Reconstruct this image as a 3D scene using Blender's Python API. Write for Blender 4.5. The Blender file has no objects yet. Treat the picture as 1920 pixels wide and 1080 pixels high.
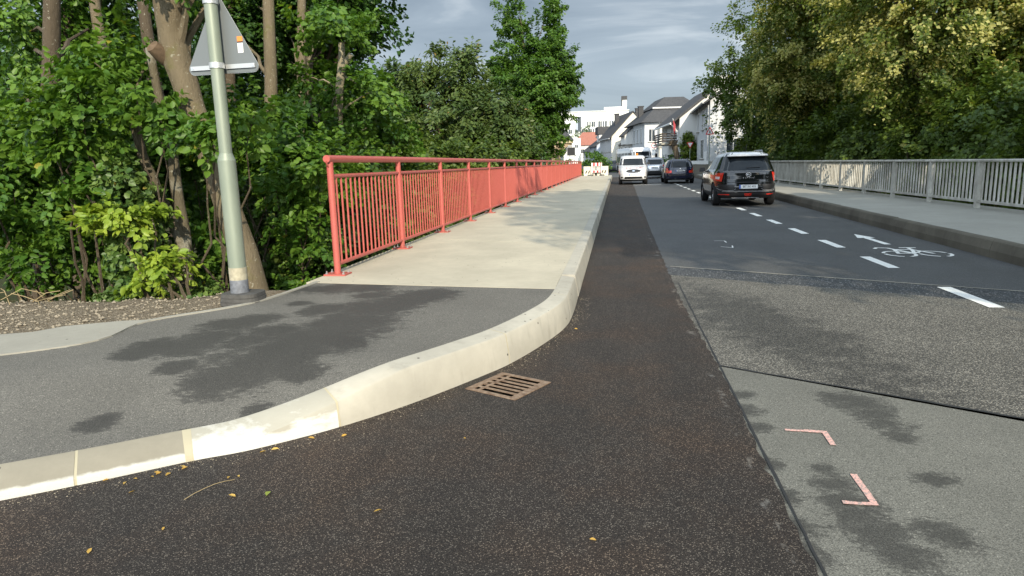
import bpy, bmesh, math, random
import numpy as np
from mathutils import Matrix, Vector
from mathutils.geometry import tessellate_polygon
R_ = math.radians
scn = bpy.context.scene
col = scn.collection
random.seed(7)

# ------------------------------------------------------------------ camera
F_PX, CXP, CYP, CZ = 1250.0, 960.0, 540.0, 1.36        # focal length in pixels of the 1920 wide photo, eye height
def _basis(vp=(1155.0, 303.5), roll=.0268):
    n = lambda v: v/np.linalg.norm(v)
    p1 = n(np.array([vp[0]-CXP, vp[1]-CYP, F_PX])); p2 = n(np.array([vp[0]+100-CXP, vp[1]-100*roll-CYP, F_PX]))
    up = n(np.cross(p2, p1)); up = -up if up[1] > 0 else up
    right = np.cross(p1, -up); right = -right if right[0] < 0 else right
    return np.array([right, p1, up])
RM = _basis()
cam_d = bpy.data.cameras.new('camera'); cam = bpy.data.objects.new('camera', cam_d); col.objects.link(cam)
cam_d.sensor_width = 36; cam_d.lens = F_PX/1920*36; cam_d.clip_start = .05; cam_d.clip_end = 3000
cam.matrix_world = Matrix(((RM[0,0], -RM[0,1], -RM[0,2], 0), (RM[1,0], -RM[1,1], -RM[1,2], 0), (RM[2,0], -RM[2,1], -RM[2,2], CZ), (0,0,0,1)))
scn.camera = cam
def ray(x, y): return RM @ np.array([x-CXP, y-CYP, F_PX])
def onz(x, y, z=0.):
    d = ray(x, y); t = (z-CZ)/d[2]; return np.array([t*d[0], t*d[1], z])
def aty(x, y, Y):
    d = ray(x, y); t = Y/d[1]; return np.array([t*d[0], Y, CZ+t*d[2]])

# ------------------------------------------------------------------ sky, sun, exposure
SUN_AZ, SUN_EL = 18.0, 27.0          # sun stands behind the camera, SUN_AZ degrees to its right
w = bpy.data.worlds.new('World'); scn.world = w; w.use_nodes = True
nt = w.node_tree; nt.nodes.clear()
out = nt.nodes.new('ShaderNodeOutputWorld'); bg = nt.nodes.new('ShaderNodeBackground'); bg.inputs[1].default_value = .14
sky = nt.nodes.new('ShaderNodeTexSky'); sky.sky_type = 'NISHITA'; sky.sun_disc = False
sky.sun_elevation = R_(SUN_EL); sky.sun_rotation = R_(180-SUN_AZ)
tc = nt.nodes.new('ShaderNodeTexCoord'); mp = nt.nodes.new('ShaderNodeMapping'); mp.inputs['Scale'].default_value = (1.0, 1.0, 4.2)
nz = nt.nodes.new('ShaderNodeTexNoise'); nz.inputs['Scale'].default_value = 2.6; nz.inputs['Detail'].default_value = 7; nz.inputs['Roughness'].default_value = .52
nz.inputs['Distortion'].default_value = .6
rp = nt.nodes.new('ShaderNodeValToRGB')
e = rp.color_ramp.elements; e[0].position = .36; e[0].color = (1.28, 1.58, 1.92, 1); e[1].position = .68; e[1].color = (3.9, 4.2, 4.4, 1)
k = rp.color_ramp.elements.new(.54); k.color = (2.0, 2.36, 2.72, 1)
mx = nt.nodes.new('ShaderNodeMix'); mx.data_type = 'RGBA'; mx.inputs[0].default_value = .90
nt.links.new(tc.outputs['Generated'], mp.inputs[0]); nt.links.new(mp.outputs[0], nz.inputs['Vector']); nt.links.new(nz.outputs[0], rp.inputs[0])
nt.links.new(sky.outputs[0], mx.inputs[6]); 
# clouds are brighter towards the sun and towards the horizon, as real cloud cover is
vd = nt.nodes.new('ShaderNodeVectorMath'); vd.operation = 'DOT_PRODUCT'; vd.inputs[1].default_value = (math.sin(R_(SUN_AZ))*math.cos(R_(SUN_EL)), -math.cos(R_(SUN_AZ))*math.cos(R_(SUN_EL)), math.sin(R_(SUN_EL)))
nt.links.new(tc.outputs['Generated'], vd.inputs[0])
mr1 = nt.nodes.new('ShaderNodeMapRange'); mr1.interpolation_type = 'SMOOTHSTEP'; mr1.inputs['From Min'].default_value = -.75; mr1.inputs['From Max'].default_value = 1.; mr1.inputs['To Min'].default_value = .95; mr1.inputs['To Max'].default_value = 4.2
nt.links.new(vd.outputs['Value'], mr1.inputs['Value'])
sz_ = nt.nodes.new('ShaderNodeSeparateXYZ'); nt.links.new(tc.outputs['Generated'], sz_.inputs[0])
mr2 = nt.nodes.new('ShaderNodeMapRange'); mr2.interpolation_type = 'SMOOTHSTEP'; mr2.inputs['From Min'].default_value = .0; mr2.inputs['From Max'].default_value = .22; mr2.inputs['To Min'].default_value = 1.35; mr2.inputs['To Max'].default_value = 1.0
nt.links.new(sz_.outputs['Z'], mr2.inputs['Value'])
mm = nt.nodes.new('ShaderNodeMath'); mm.operation = 'MULTIPLY'; nt.links.new(mr1.outputs[0], mm.inputs[0]); nt.links.new(mr2.outputs[0], mm.inputs[1])
vm = nt.nodes.new('ShaderNodeVectorMath'); vm.operation = 'SCALE'; nt.links.new(rp.outputs[0], vm.inputs[0]); nt.links.new(mm.outputs[0], vm.inputs['Scale'])
nt.links.new(vm.outputs[0], mx.inputs[7]); nt.links.new(mx.outputs[2], bg.inputs[0]); nt.links.new(bg.outputs[0], out.inputs[0])
sd = bpy.data.lights.new('sun', 'SUN'); sd.energy = 4.1; sd.angle = R_(.5); sd.color = (1, .885, .70)
sun = bpy.data.objects.new('sun', sd); col.objects.link(sun); sun.location = (20, -40, 40)
sv = Vector((math.sin(R_(SUN_AZ))*math.cos(R_(SUN_EL)), -math.cos(R_(SUN_AZ))*math.cos(R_(SUN_EL)), math.sin(R_(SUN_EL))))
sun.rotation_euler = sv.to_track_quat('Z', 'Y').to_euler()
vs = scn.view_settings; vs.view_transform = 'Standard'; vs.look = 'None'; vs.gamma = 1; vs.exposure = .45; vs.use_curve_mapping = False
scn.render.engine = 'CYCLES'; scn.cycles.use_denoising = True; scn.cycles.max_bounces = 6; scn.cycles.transparent_max_bounces = 8
scn.cycles.diffuse_bounces = 3; scn.cycles.glossy_bounces = 3; scn.cycles.caustics_reflective = False; scn.cycles.caustics_refractive = False

# ------------------------------------------------------------------ materials
class MT:
    """terse node builder on world-space position"""
    def __init__(s, name, rough=.8, spec=.5, metal=0., coat=0.):
        s.m = bpy.data.materials.new(name); s.m.use_nodes = True; s.nt = s.m.node_tree; s.b = s.nt.nodes['Principled BSDF']
        s.b.inputs['Roughness'].default_value = rough; s.b.inputs['Specular IOR Level'].default_value = spec; s.b.inputs['Metallic'].default_value = metal
        s.b.inputs['Coat Weight'].default_value = coat; s.b.inputs['Coat Roughness'].default_value = .05
        s._p = None; s._o = None
    def put(s, sock, v):
        if hasattr(v, 'is_linked') or hasattr(v, 'links'): s.nt.links.new(v, sock)
        else:
            if isinstance(v, (tuple, list)) and len(v) == 3 and sock.type == 'RGBA': v = (*v, 1)
            sock.default_value = v
    def pos(s):
        if s._p is None: s._p = s.nt.nodes.new('ShaderNodeNewGeometry').outputs['Position']
        return s._p
    def obj(s):
        if s._o is None: s._o = s.nt.nodes.new('ShaderNodeTexCoord').outputs['Object']
        return s._o
    def map(s, vec, scale=(1,1,1), rot=(0,0,0), loc=(0,0,0)):
        n = s.nt.nodes.new('ShaderNodeMapping'); s.put(n.inputs[0], vec); n.inputs['Scale'].default_value = scale; n.inputs['Rotation'].default_value = rot; n.inputs['Location'].default_value = loc
        return n.outputs[0]
    def noise(s, scale, detail=4, rough=.55, vec=None, dist=0.):
        n = s.nt.nodes.new('ShaderNodeTexNoise'); s.put(n.inputs['Vector'], s.pos() if vec is None else vec)
        n.inputs['Scale'].default_value = scale; n.inputs['Detail'].default_value = detail; n.inputs['Roughness'].default_value = rough; n.inputs['Distortion'].default_value = dist
        return n.outputs[0]
    def voro(s, scale, out='Distance', feature='F1', vec=None):
        n = s.nt.nodes.new('ShaderNodeTexVoronoi'); n.feature = feature; s.put(n.inputs['Vector'], s.pos() if vec is None else vec); n.inputs['Scale'].default_value = scale
        return n.outputs[out]
    def ramp(s, fac, stops, interp='LINEAR'):
        n = s.nt.nodes.new('ShaderNodeValToRGB'); n.color_ramp.interpolation = interp; el = n.color_ramp.elements
        while len(el) < len(stops): el.new(.5)
        for q, (p, c) in zip(el, stops):
            q.position = p; q.color = (c, c, c, 1) if isinstance(c, (int, float)) else (*c, 1)
        s.put(n.inputs[0], fac); return n.outputs[0]
    def mix(s, fac, a, b, blend='MIX'):
        n = s.nt.nodes.new('ShaderNodeMix'); n.data_type = 'RGBA'; n.blend_type = blend
        s.put(n.inputs[0], fac); s.put(n.inputs[6], a); s.put(n.inputs[7], b); return n.outputs[2]
    def math(s, op, a, b=0.):
        n = s.nt.nodes.new('ShaderNodeMath'); n.operation = op; n.use_clamp = False; s.put(n.inputs[0], a); s.put(n.inputs[1], b); return n.outputs[0]
    def sep(s, vec):
        n = s.nt.nodes.new('ShaderNodeSeparateXYZ'); s.put(n.inputs[0], vec); return n.outputs
    def attr(s, name):
        n = s.nt.nodes.new('ShaderNodeAttribute'); n.attribute_name = name; return n.outputs['Fac']
    def rnd(s): return s.nt.nodes.new('ShaderNodeObjectInfo').outputs['Random']
    def col(s, v): s.put(s.b.inputs['Base Color'], v); return s
    def rough(s, v): s.put(s.b.inputs['Roughness'], v); return s
    def bump(s, h, strength=.5, dist=.01):
        n = s.nt.nodes.new('ShaderNodeBump'); n.inputs['Strength'].default_value = strength; n.inputs['Distance'].default_value = dist
        s.put(n.inputs['Height'], h); s.nt.links.new(n.outputs[0], s.b.inputs['Normal']); return s

def spot(t, cx, cy, rx, ry, rot=0.):
    """0 at the middle of an ellipse on the ground, 1 at its rim"""
    v = t.map(t.pos(), loc=(-cx, -cy, 0)); v = t.map(v, rot=(0, 0, -rot)); x, y, z = t.sep(v)
    return t.math('SQRT', t.math('ADD', t.math('POWER', t.math('ABSOLUTE', t.math('DIVIDE', x, rx)), 2.), t.math('POWER', t.math('ABSOLUTE', t.math('DIVIDE', y, ry)), 2.)))

MATS = {}
def plain(name, c, rough=.6, spec=.5, metal=0., coat=0., var=.12, scale=6., bump=0.):
    if name in MATS: return MATS[name]
    t = MT(name, rough, spec, metal, coat)
    nzv = t.noise(scale, 5, vec=t.obj())
    t.col(t.mix(nzv, tuple(min(1, v*(1-var)) for v in c), tuple(min(1, v*(1+var)) for v in c)))
    if bump: t.bump(t.noise(scale*6, 4, vec=t.obj()), bump, .01)
    MATS[name] = t.m; return t.m

def asphalt(name, dark, light, bright, scale, thr, tint_n=.8, bumps=.8, rough=.75, stain=None):
    t = MT(name, rough, .4)
    c = t.voro(scale, 'Color'); r_, g_, b_ = t.sep(c)
    base = t.mix(r_, dark, light)
    base = t.mix(t.ramp(g_, [(thr, 0.), (min(1, thr+.06), 1.)]), base, bright)
    big = t.noise(tint_n, 5, .6)
    base = t.mix(t.ramp(big, [(.3, .75), (.7, 1.)]), (0, 0, 0), base)
    h = t.voro(scale, 'Distance')
    base = t.mix(t.ramp(h, [(.35, 0.), (.75, .7)]), base, tuple(v*.35 for v in dark))
    if stain:
        f = stain(t)
        base = t.mix(f, base, t.mix(.66, base, (.012, .0112, .0100)))
        t.rough(t.mix(f, (rough,)*3, (rough*.85,)*3))
    t.col(base); t.bump(t.math('MULTIPLY', h, -1.), bumps, 1.0/scale*.6)
    return t.m

def px_spots(t, pts, z):
    """union of round stain cores, given as photo pixel and radius in metres"""
    f = None
    for px, py, r in pts:
        q = onz(px, py, z); d = t.math('SUBTRACT', 1.0, spot(t, q[0], q[1], r, r)); f = d if f is None else t.math('MAXIMUM', f, d)
    return t.math('MAXIMUM', f, -1.5)
def wet_walk(t):
    f = px_spots(t, [(255,668,0.163),(300,655,0.250),(345,655,0.275),(390,640,0.250),(440,612,0.250),(480,605,0.225),(400,712,0.200),(450,700,0.300),(500,680,0.375),(550,660,0.400),(600,640,0.425),(650,610,0.425),(700,585,0.400),(750,570,0.375),(800,560,0.312),(172,768,0.112),(190,760,0.088),(330,795,0.138),(370,778,0.112),(300,805,0.100),(150,845,0.100),(200,835,0.125),(250,822,0.112),(545,548,0.250),(620,546,0.275),(690,545,0.250),(480,745,0.088),(560,575,0.125) ,(520,625,.220),(460,645,.200),(610,585,.220),(700,560,.200),(330,690,.120),(560,700,.150),(640,650,.200)], .2)
    v = t.map(t.pos(), scale=(1., 1.4, 1), rot=(0, 0, R_(-20)))
    n = t.math('ADD', t.math('MULTIPLY', t.noise(3.2, 9, .72, vec=v, dist=.4), .5), t.math('MULTIPLY', t.noise(22., 8, .8, vec=t.map(v, scale=(.55, 1.3, 1))), .5))
    return t.ramp(t.math('ADD', n, t.math('MULTIPLY', f, .22)), [(.485, 0.), (.51, .7), (.58, 1.)])
def wet_old(t):
    f = px_spots(t, [(1580,748,0.170),(1610,757,0.204),(1640,775,0.153),(1665,795,0.128),(1690,820,0.102),(1545,880,0.085),(1562,910,0.119),(1580,935,0.136),(1612,965,0.145),(1650,1000,0.153),(1690,1040,0.153),(1400,770,0.102),(1420,800,0.085),(1390,740,0.085),(1440,870,0.085),(1465,930,0.085),(1490,990,0.102),(1510,1040,0.119),(1760,900,0.102),(1770,1000,0.136)], 0.)
    n = t.math('ADD', t.math('MULTIPLY', t.noise(6., 8, .72), .5), t.math('MULTIPLY', t.noise(34., 7, .78, vec=t.map(t.pos(), scale=(.7, 1.3, 1))), .5))
    return t.ramp(t.math('ADD', n, t.math('MULTIPLY', f, .18)), [(.512, 0.), (.55, .7), (.62, 1.)])
def track(t):
    n = t.noise(3.5, 7, .7)
    f = t.math('SUBTRACT', 1.2, spot(t, 1.25, 5.6, .55, 2.3, .3))
    return t.ramp(t.math('ADD', n, t.math('MULTIPLY', f, .32)), [(.55, 0.), (.74, .8)])
def oldpatch(t):
    return t.ramp(t.noise(1.1, 6, .65, vec=t.map(t.pos(), scale=(1.2, .5, 1))), [(.5, 0.), (.7, .35)])

M = {}
M['asphalt_new'] = asphalt('asphalt_new', (.016, .0115, .009), (.058, .046, .037), (.19, .165, .135), 225, .85, bumps=1.)
M['asphalt_walk'] = asphalt('asphalt_walk', (.155, .147, .128), (.205, .194, .168), (.34, .32, .27), 170, .93, 1.3, .5, .85, wet_walk)
M['asphalt_old'] = asphalt('asphalt_old', (.088, .091, .092), (.126, .128, .127), (.20, .20, .19), 140, .93, .7, .5, .7, oldpatch)
M['asphalt_patch'] = asphalt('asphalt_patch', (.085, .081, .070), (.165, .155, .132), (.34, .32, .27), 120, .68, 1.2, 1.0, .7, track)
M['asphalt_slab'] = asphalt('asphalt_slab', (.175, .174, .150), (.230, .226, .196), (.38, .37, .32), 190, .94, 1.5, .4, .85, wet_old)
M['asphalt_band'] = asphalt('asphalt_band', (.045, .050, .054), (.095, .10, .104), (.3, .3, .3), 80, .86, 1.2, .9, .7)

def concrete(name, c, stain=.35, specks=.5, joint=None, rough=.85, vert=False):
    t = MT(name, rough, .3)
    a = t.noise(1.3, 6, .6); b = t.noise(14, 5, .6)
    v = t.mix(t.ramp(a, [(.3, 0.), (.7, 1.)]), tuple(x*(1-stain*.5) for x in c), tuple(min(1, x*(1+stain*.18)) for x in c))
    v = t.mix(t.ramp(b, [(.25, .3), (.6, 0.)]), v, tuple(x*.72 for x in c))
    if vert:
        st = t.noise(9, 5, .6, vec=t.map(t.pos(), scale=(1, 1, .15)))
        v = t.mix(t.ramp(st, [(.55, 0.), (.80, .45)]), v, tuple(x*.45 for x in c))
    d = t.voro(16, 'Distance'); r_, g_, b_ = t.sep(t.voro(16, 'Color'))
    sp = t.math('MULTIPLY', t.ramp(d, [(.10, 1.), (.16, 0.)]), t.ramp(g_, [(1-.22*specks, 0.), (1-.22*specks+.02, 1.)]))
    v = t.mix(sp, v, (.06, .055, .05))
    t.col(v); t.bump(t.noise(60, 4), .15, .006); return t.m
M['concrete_walk'] = concrete('concrete_walk', (.50, .455, .35), .4, .6)
M['concrete_kerb'] = concrete('concrete_kerb', (.47, .442, .368), .5, 1.0, vert=True)
M['concrete_old'] = concrete('concrete_old', (.135, .122, .095), .9, .6, vert=True)
M['concrete_pale'] = concrete('concrete_pale', (.33, .315, .265), .3, .2)
M['walk_right'] = concrete('walk_right', (.33, .32, .28), .3, .2)
def limewash():
    t = MT('limewashed_concrete', .85, .3)
    n = t.noise(5, 6, .65, vec=t.map(t.pos(), scale=(1, 1, 2.5))); x, y, z = t.sep(t.pos())
    f = t.math('ADD', n, t.math('MULTIPLY', t.math('SUBTRACT', .085, z), 2.6))
    t.col(t.mix(t.ramp(f, [(.42, 0.), (.58, 1.)]), t.mix(t.noise(3, 5), (.30, .285, .235), (.44, .42, .35)), (.58, .575, .53))); t.bump(t.noise(60, 4), .2, .006); return t.m
M['limewash'] = limewash()
M['kerb_stone'] = concrete('kerb_stone_grey', (.29, .265, .205), .5, .6)
t = MT.__new__(MT); t.m = M['kerb_stone']; t.nt = t.m.node_tree; t.b = t.nt.nodes['Principled BSDF']; t._p = None; t._o = None
src = t.b.inputs['Base Color'].links[0].from_socket; zz_ = t.sep(t.pos())[2]
t.col(t.mix(t.ramp(t.math('ADD', zz_, t.math('MULTIPLY', t.math('SUBTRACT', t.noise(20, 5), .5), .02)), [(.040, 1.), (.046, 0.)]), src, (.50, .49, .44)))  # pale lip under a greyer slope: shading of the faces put into the colour
M['kerb_lip'] = concrete('kerb_lip_pale', (.66, .65, .60), .3, .5)
M['mortar'] = plain('mortar', (.42, .38, .27), .9, .2)

M['red_paint'] = None
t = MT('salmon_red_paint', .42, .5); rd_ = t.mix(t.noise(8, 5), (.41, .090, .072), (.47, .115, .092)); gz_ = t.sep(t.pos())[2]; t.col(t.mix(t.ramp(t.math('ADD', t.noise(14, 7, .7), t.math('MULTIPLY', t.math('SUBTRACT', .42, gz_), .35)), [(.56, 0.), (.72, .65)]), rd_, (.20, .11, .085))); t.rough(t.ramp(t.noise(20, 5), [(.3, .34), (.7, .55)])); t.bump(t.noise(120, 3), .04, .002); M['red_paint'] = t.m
M['zinc_bolt'] = plain('zinc_bolt', (.6, .6, .58), .35, .5, .9)
t = MT('weathered_grey_paint', .6, .4); n1 = t.noise(3.5, 6, .7, vec=t.map(t.pos(), scale=(1, 1, .5)))
t.col(t.mix(t.ramp(n1, [(.38, .85), (.66, 0.)]), (.58, .57, .515), (.29, .275, .235))); t.bump(t.noise(40, 4), .1, .004); M['grey_rail'] = t.m
t = MT('weathered_galvanised', .5, .5, .25); t.col(t.mix(t.noise(9, 6, .6, vec=t.map(t.pos(), scale=(1, 1, .4))), (.19, .225, .175), (.29, .325, .255))); M['galv'] = t.m
M['sign_back'] = plain('sign_back_grey', (.155, .172, .176), .45, .5, .1, var=.04, scale=2)
M['sign_edge'] = plain('sign_aluminium', (.55, .56, .55), .4, .5, .6)
M['black_rubber'] = plain('dusty_rubber', (.085, .083, .078), .9, .2, var=.5, scale=14, bump=.3)
M['rust'] = None
t = MT('rusty_cast_iron', .8, .4, .2); t.col(t.ramp(t.noise(30, 6, .65), [(.3, (.13, .08, .052)), (.55, (.25, .175, .12)), (.75, (.34, .275, .21))])); t.bump(t.noise(160, 4), .3, .004); M['rust'] = t.m
M['pit'] = plain('pit_dark', (.02, .018, .015), .9, .1)
t = MT('road_paint_white', .7, .4); n1 = t.noise(45, 6, .7); t.col(t.mix(t.ramp(n1, [(.30, .8), (.42, 0.)]), (.78, .78, .74), (.25, .25, .25))); t.bump(t.voro(140), .3, .004); M['road_white'] = t.m
t = MT('pink_spray', .8, .3); t.col(t.mix(t.ramp(t.noise(110, 4, .7), [(.40, 1.), (.56, 0.)]), (.74, .42, .36), (.30, .26, .24))); M['pink'] = t.m
M['red_road'] = plain('red_road_paint', (.50, .20, .17), .8, .3)
M['white_paint'] = plain('white_paint', (.80, .80, .78), .5)
M['sign_red'] = plain('sign_red', (.55, .03, .03), .4)
M['black'] = plain('black_plastic', (.012, .012, .013), .45)
M['tyre'] = plain('tyre_rubber', (.014, .014, .015), .85, .3)
M['rim'] = plain('alloy_rim', (.5, .5, .52), .3, .5, .9)
M['chrome'] = plain('chrome_trim', (.75, .75, .77), .15, .5, 1.)
M['glass'] = plain('dark_car_glass', (.014, .018, .022), .05, .3, var=.02)
M['tail_red'] = plain('tail_lamp_red', (.62, .03, .015), .2, .6, coat=.8)
M['lamp_clear'] = plain('lamp_clear', (.75, .75, .76), .12, .7, coat=.8)
M['amber'] = plain('amber_lens', (.75, .22, .02), .25)
M['plate'] = plain('number_plate_white', (.78, .78, .76), .4, var=.02)
M['plate_blue'] = plain('plate_blue', (.02, .10, .45), .4)
M['ink'] = plain('ink_black', (.01, .01, .01), .5)
M['orange'] = plain('orange_sticker', (.80, .25, .05), .5)

def bark(name, a, b, c, scale=7., lichen=.62):
    t = MT(name, .9, .2); v = t.map(t.pos(), scale=(1, 1, .35))
    n = t.noise(scale, 7, .65, vec=v); n2 = t.noise(2.2, 5, .6); n3 = t.noise(24, 4, .6)
    x = t.mix(n, a, b); x = t.mix(t.ramp(n2, [(lichen, 0.), (lichen+.1, .7)]), x, c)
    x = t.mix(t.ramp(n3, [(.63, 0.), (.68, .7)]), x, (.40, .39, .31)); t.col(x); t.bump(t.noise(scale*4, 7, .75, vec=v), 1., .03); return t.m
M['bark_beech'] = bark('bark_olive_grey', (.10, .082, .052), (.25, .205, .135), (.14, .135, .045), 9., .55)
M['bark_lichen'] = bark('bark_lichen', (.085, .072, .048), (.19, .165, .11), (.40, .39, .32), 9, .56)
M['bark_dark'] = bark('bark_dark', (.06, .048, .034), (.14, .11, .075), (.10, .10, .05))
M['bark_pruned'] = bark('bark_pruned', (.20, .17, .11), (.36, .32, .22), (.45, .42, .33))
M['cut_wood'] = plain('cut_wood', (.15, .105, .068), .9, .2, var=.7, scale=18, bump=.8)

def leafmat(name, a, b, c=None, transl=.34, cfrac=.9):
    t = MT(name, .45, .35)
    f = t.attr('tint'); v = t.mix(f, a, b)
    if c is not None: v = t.mix(t.ramp(f, [(cfrac, 0.), (cfrac+.01, 1.)]), v, c)
    t.col(v)
    tr = t.nt.nodes.new('ShaderNodeBsdfTranslucent'); t.put(tr.inputs[0], t.mix(1., v, (1.6, 1.5, .6), 'MULTIPLY'))
    ms = t.nt.nodes.new('ShaderNodeMixShader'); ms.inputs[0].default_value = transl
    o = t.nt.nodes['Material Output']; t.nt.links.new(t.b.outputs[0], ms.inputs[1]); t.nt.links.new(tr.outputs[0], ms.inputs[2]); t.nt.links.new(ms.outputs[0], o.inputs[0])
    return t.m
M['leaf_beech'] = leafmat('leaf_beech', (.036, .105, .014), (.140, .245, .032), (.30, .28, .04), cfrac=.965)
M['leaf_bright'] = leafmat('leaf_bright', (.16, .26, .03), (.32, .40, .05))
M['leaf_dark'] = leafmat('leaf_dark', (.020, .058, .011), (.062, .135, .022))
M['leaf_ivy'] = leafmat('leaf_ivy', (.03, .08, .018), (.15, .22, .05), (.25, .22, .05), .2, .95)
M['leaf_chestnut'] = leafmat('leaf_chestnut', (.036, .075, .020), (.110, .155, .036), (.30, .20, .07), .25, .93)
M['leaf_hornbeam'] = leafmat('leaf_hornbeam', (.035, .095, .014), (.11, .205, .026), None, .34)
M['leaf_lime'] = leafmat('leaf_lime', (.062, .105, .018), (.18, .22, .036), (.42, .41, .14), .36, .58)
M['leaf_shrub'] = leafmat('leaf_shrub', (.042, .085, .016), (.13, .185, .032), (.26, .26, .06), .3, .95)
M['leaf_conifer'] = leafmat('leaf_conifer', (.06, .11, .015), (.22, .28, .04))
M['leaf_dry'] = leafmat('leaf_dry', (.48, .28, .05), (.62, .42, .11), None, .2)
M['leaf_green'] = leafmat('leaf_green', (.30, .36, .06), (.34, .38, .08), None, .2)

t = MT('gravel_soil', .95, .1); r_, g_, b_ = t.sep(t.voro(75, 'Color'))
t.col(t.mix(t.noise(2, 6, .6), t.mix(r_, (.10, .078, .054), (.24, .20, .15)), t.mix(r_, (.15, .125, .085), (.28, .24, .18)))); t.bump(t.voro(75), 1., .015); M['gravel'] = t.m
t = MT('woodland_soil', .95, .1); t.col(t.mix(t.noise(3, 6, .7), (.025, .022, .014), (.05, .06, .02))); t.bump(t.noise(8, 6), .8, .1); M['soil'] = t.m
M['pebble'] = plain('pebble_stone', (.26, .225, .17), .9, .2, var=.35, scale=9)
M['twig'] = plain('dry_twig', (.30, .235, .13), .9, .2)

def wallmat(name, c, s=.10):
    t = MT(name, .9, .2); n = t.noise(1.2, 6, .6); n2 = t.noise(.8, 5, .6, vec=t.map(t.pos(), scale=(2, 2, .2)))
    v = t.mix(n, tuple(x*(1-s) for x in c), c); v = t.mix(t.ramp(n2, [(.5, 0.), (.8, .35)]), v, tuple(x*.65 for x in c)); t.col(v); t.bump(t.noise(40, 3), .15, .01); return t.m
M['wall_white'] = wallmat('render_white', (.74, .73, .70))
M['wall_cream'] = wallmat('render_cream', (.76, .72, .62))
M['wall_grey'] = wallmat('render_grey', (.56, .575, .585))
M['wall_blue'] = wallmat('render_pale_blue', (.48, .53, .62))
M['wall_sand'] = wallmat('sandstone', (.40, .30, .19), .3)
M['wall_bright'] = wallmat('panel_white', (.84, .84, .80), .05)
M['stone_wall'] = wallmat('rubble_grey', (.26, .24, .20), .5)
def slate(name, a, b):
    t = MT(name, .75, .4); r_, g_, b_ = t.sep(t.voro(5, 'Color', vec=t.map(t.pos(), scale=(1, 1, 1.8)))); t.col(t.mix(t.noise(1.5, 5), t.mix(r_, a, b), b)); t.bump(t.voro(5), .5, .03); return t.m
M['slate'] = slate('slate_roof', (.030, .031, .034), (.062, .062, .064))
M['red_tile'] = slate('red_tile_roof', (.22, .085, .06), (.30, .125, .09))
M['pane'] = plain('window_pane', (.045, .055, .065), .08, .6)
M['wood_dark'] = plain('dark_wood', (.045, .035, .03), .7)
M['frame_white'] = plain('window_frame_white', (.74, .74, .72), .5)
M['gutter'] = plain('gutter_zinc', (.45, .46, .46), .5, .5, .3)

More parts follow.
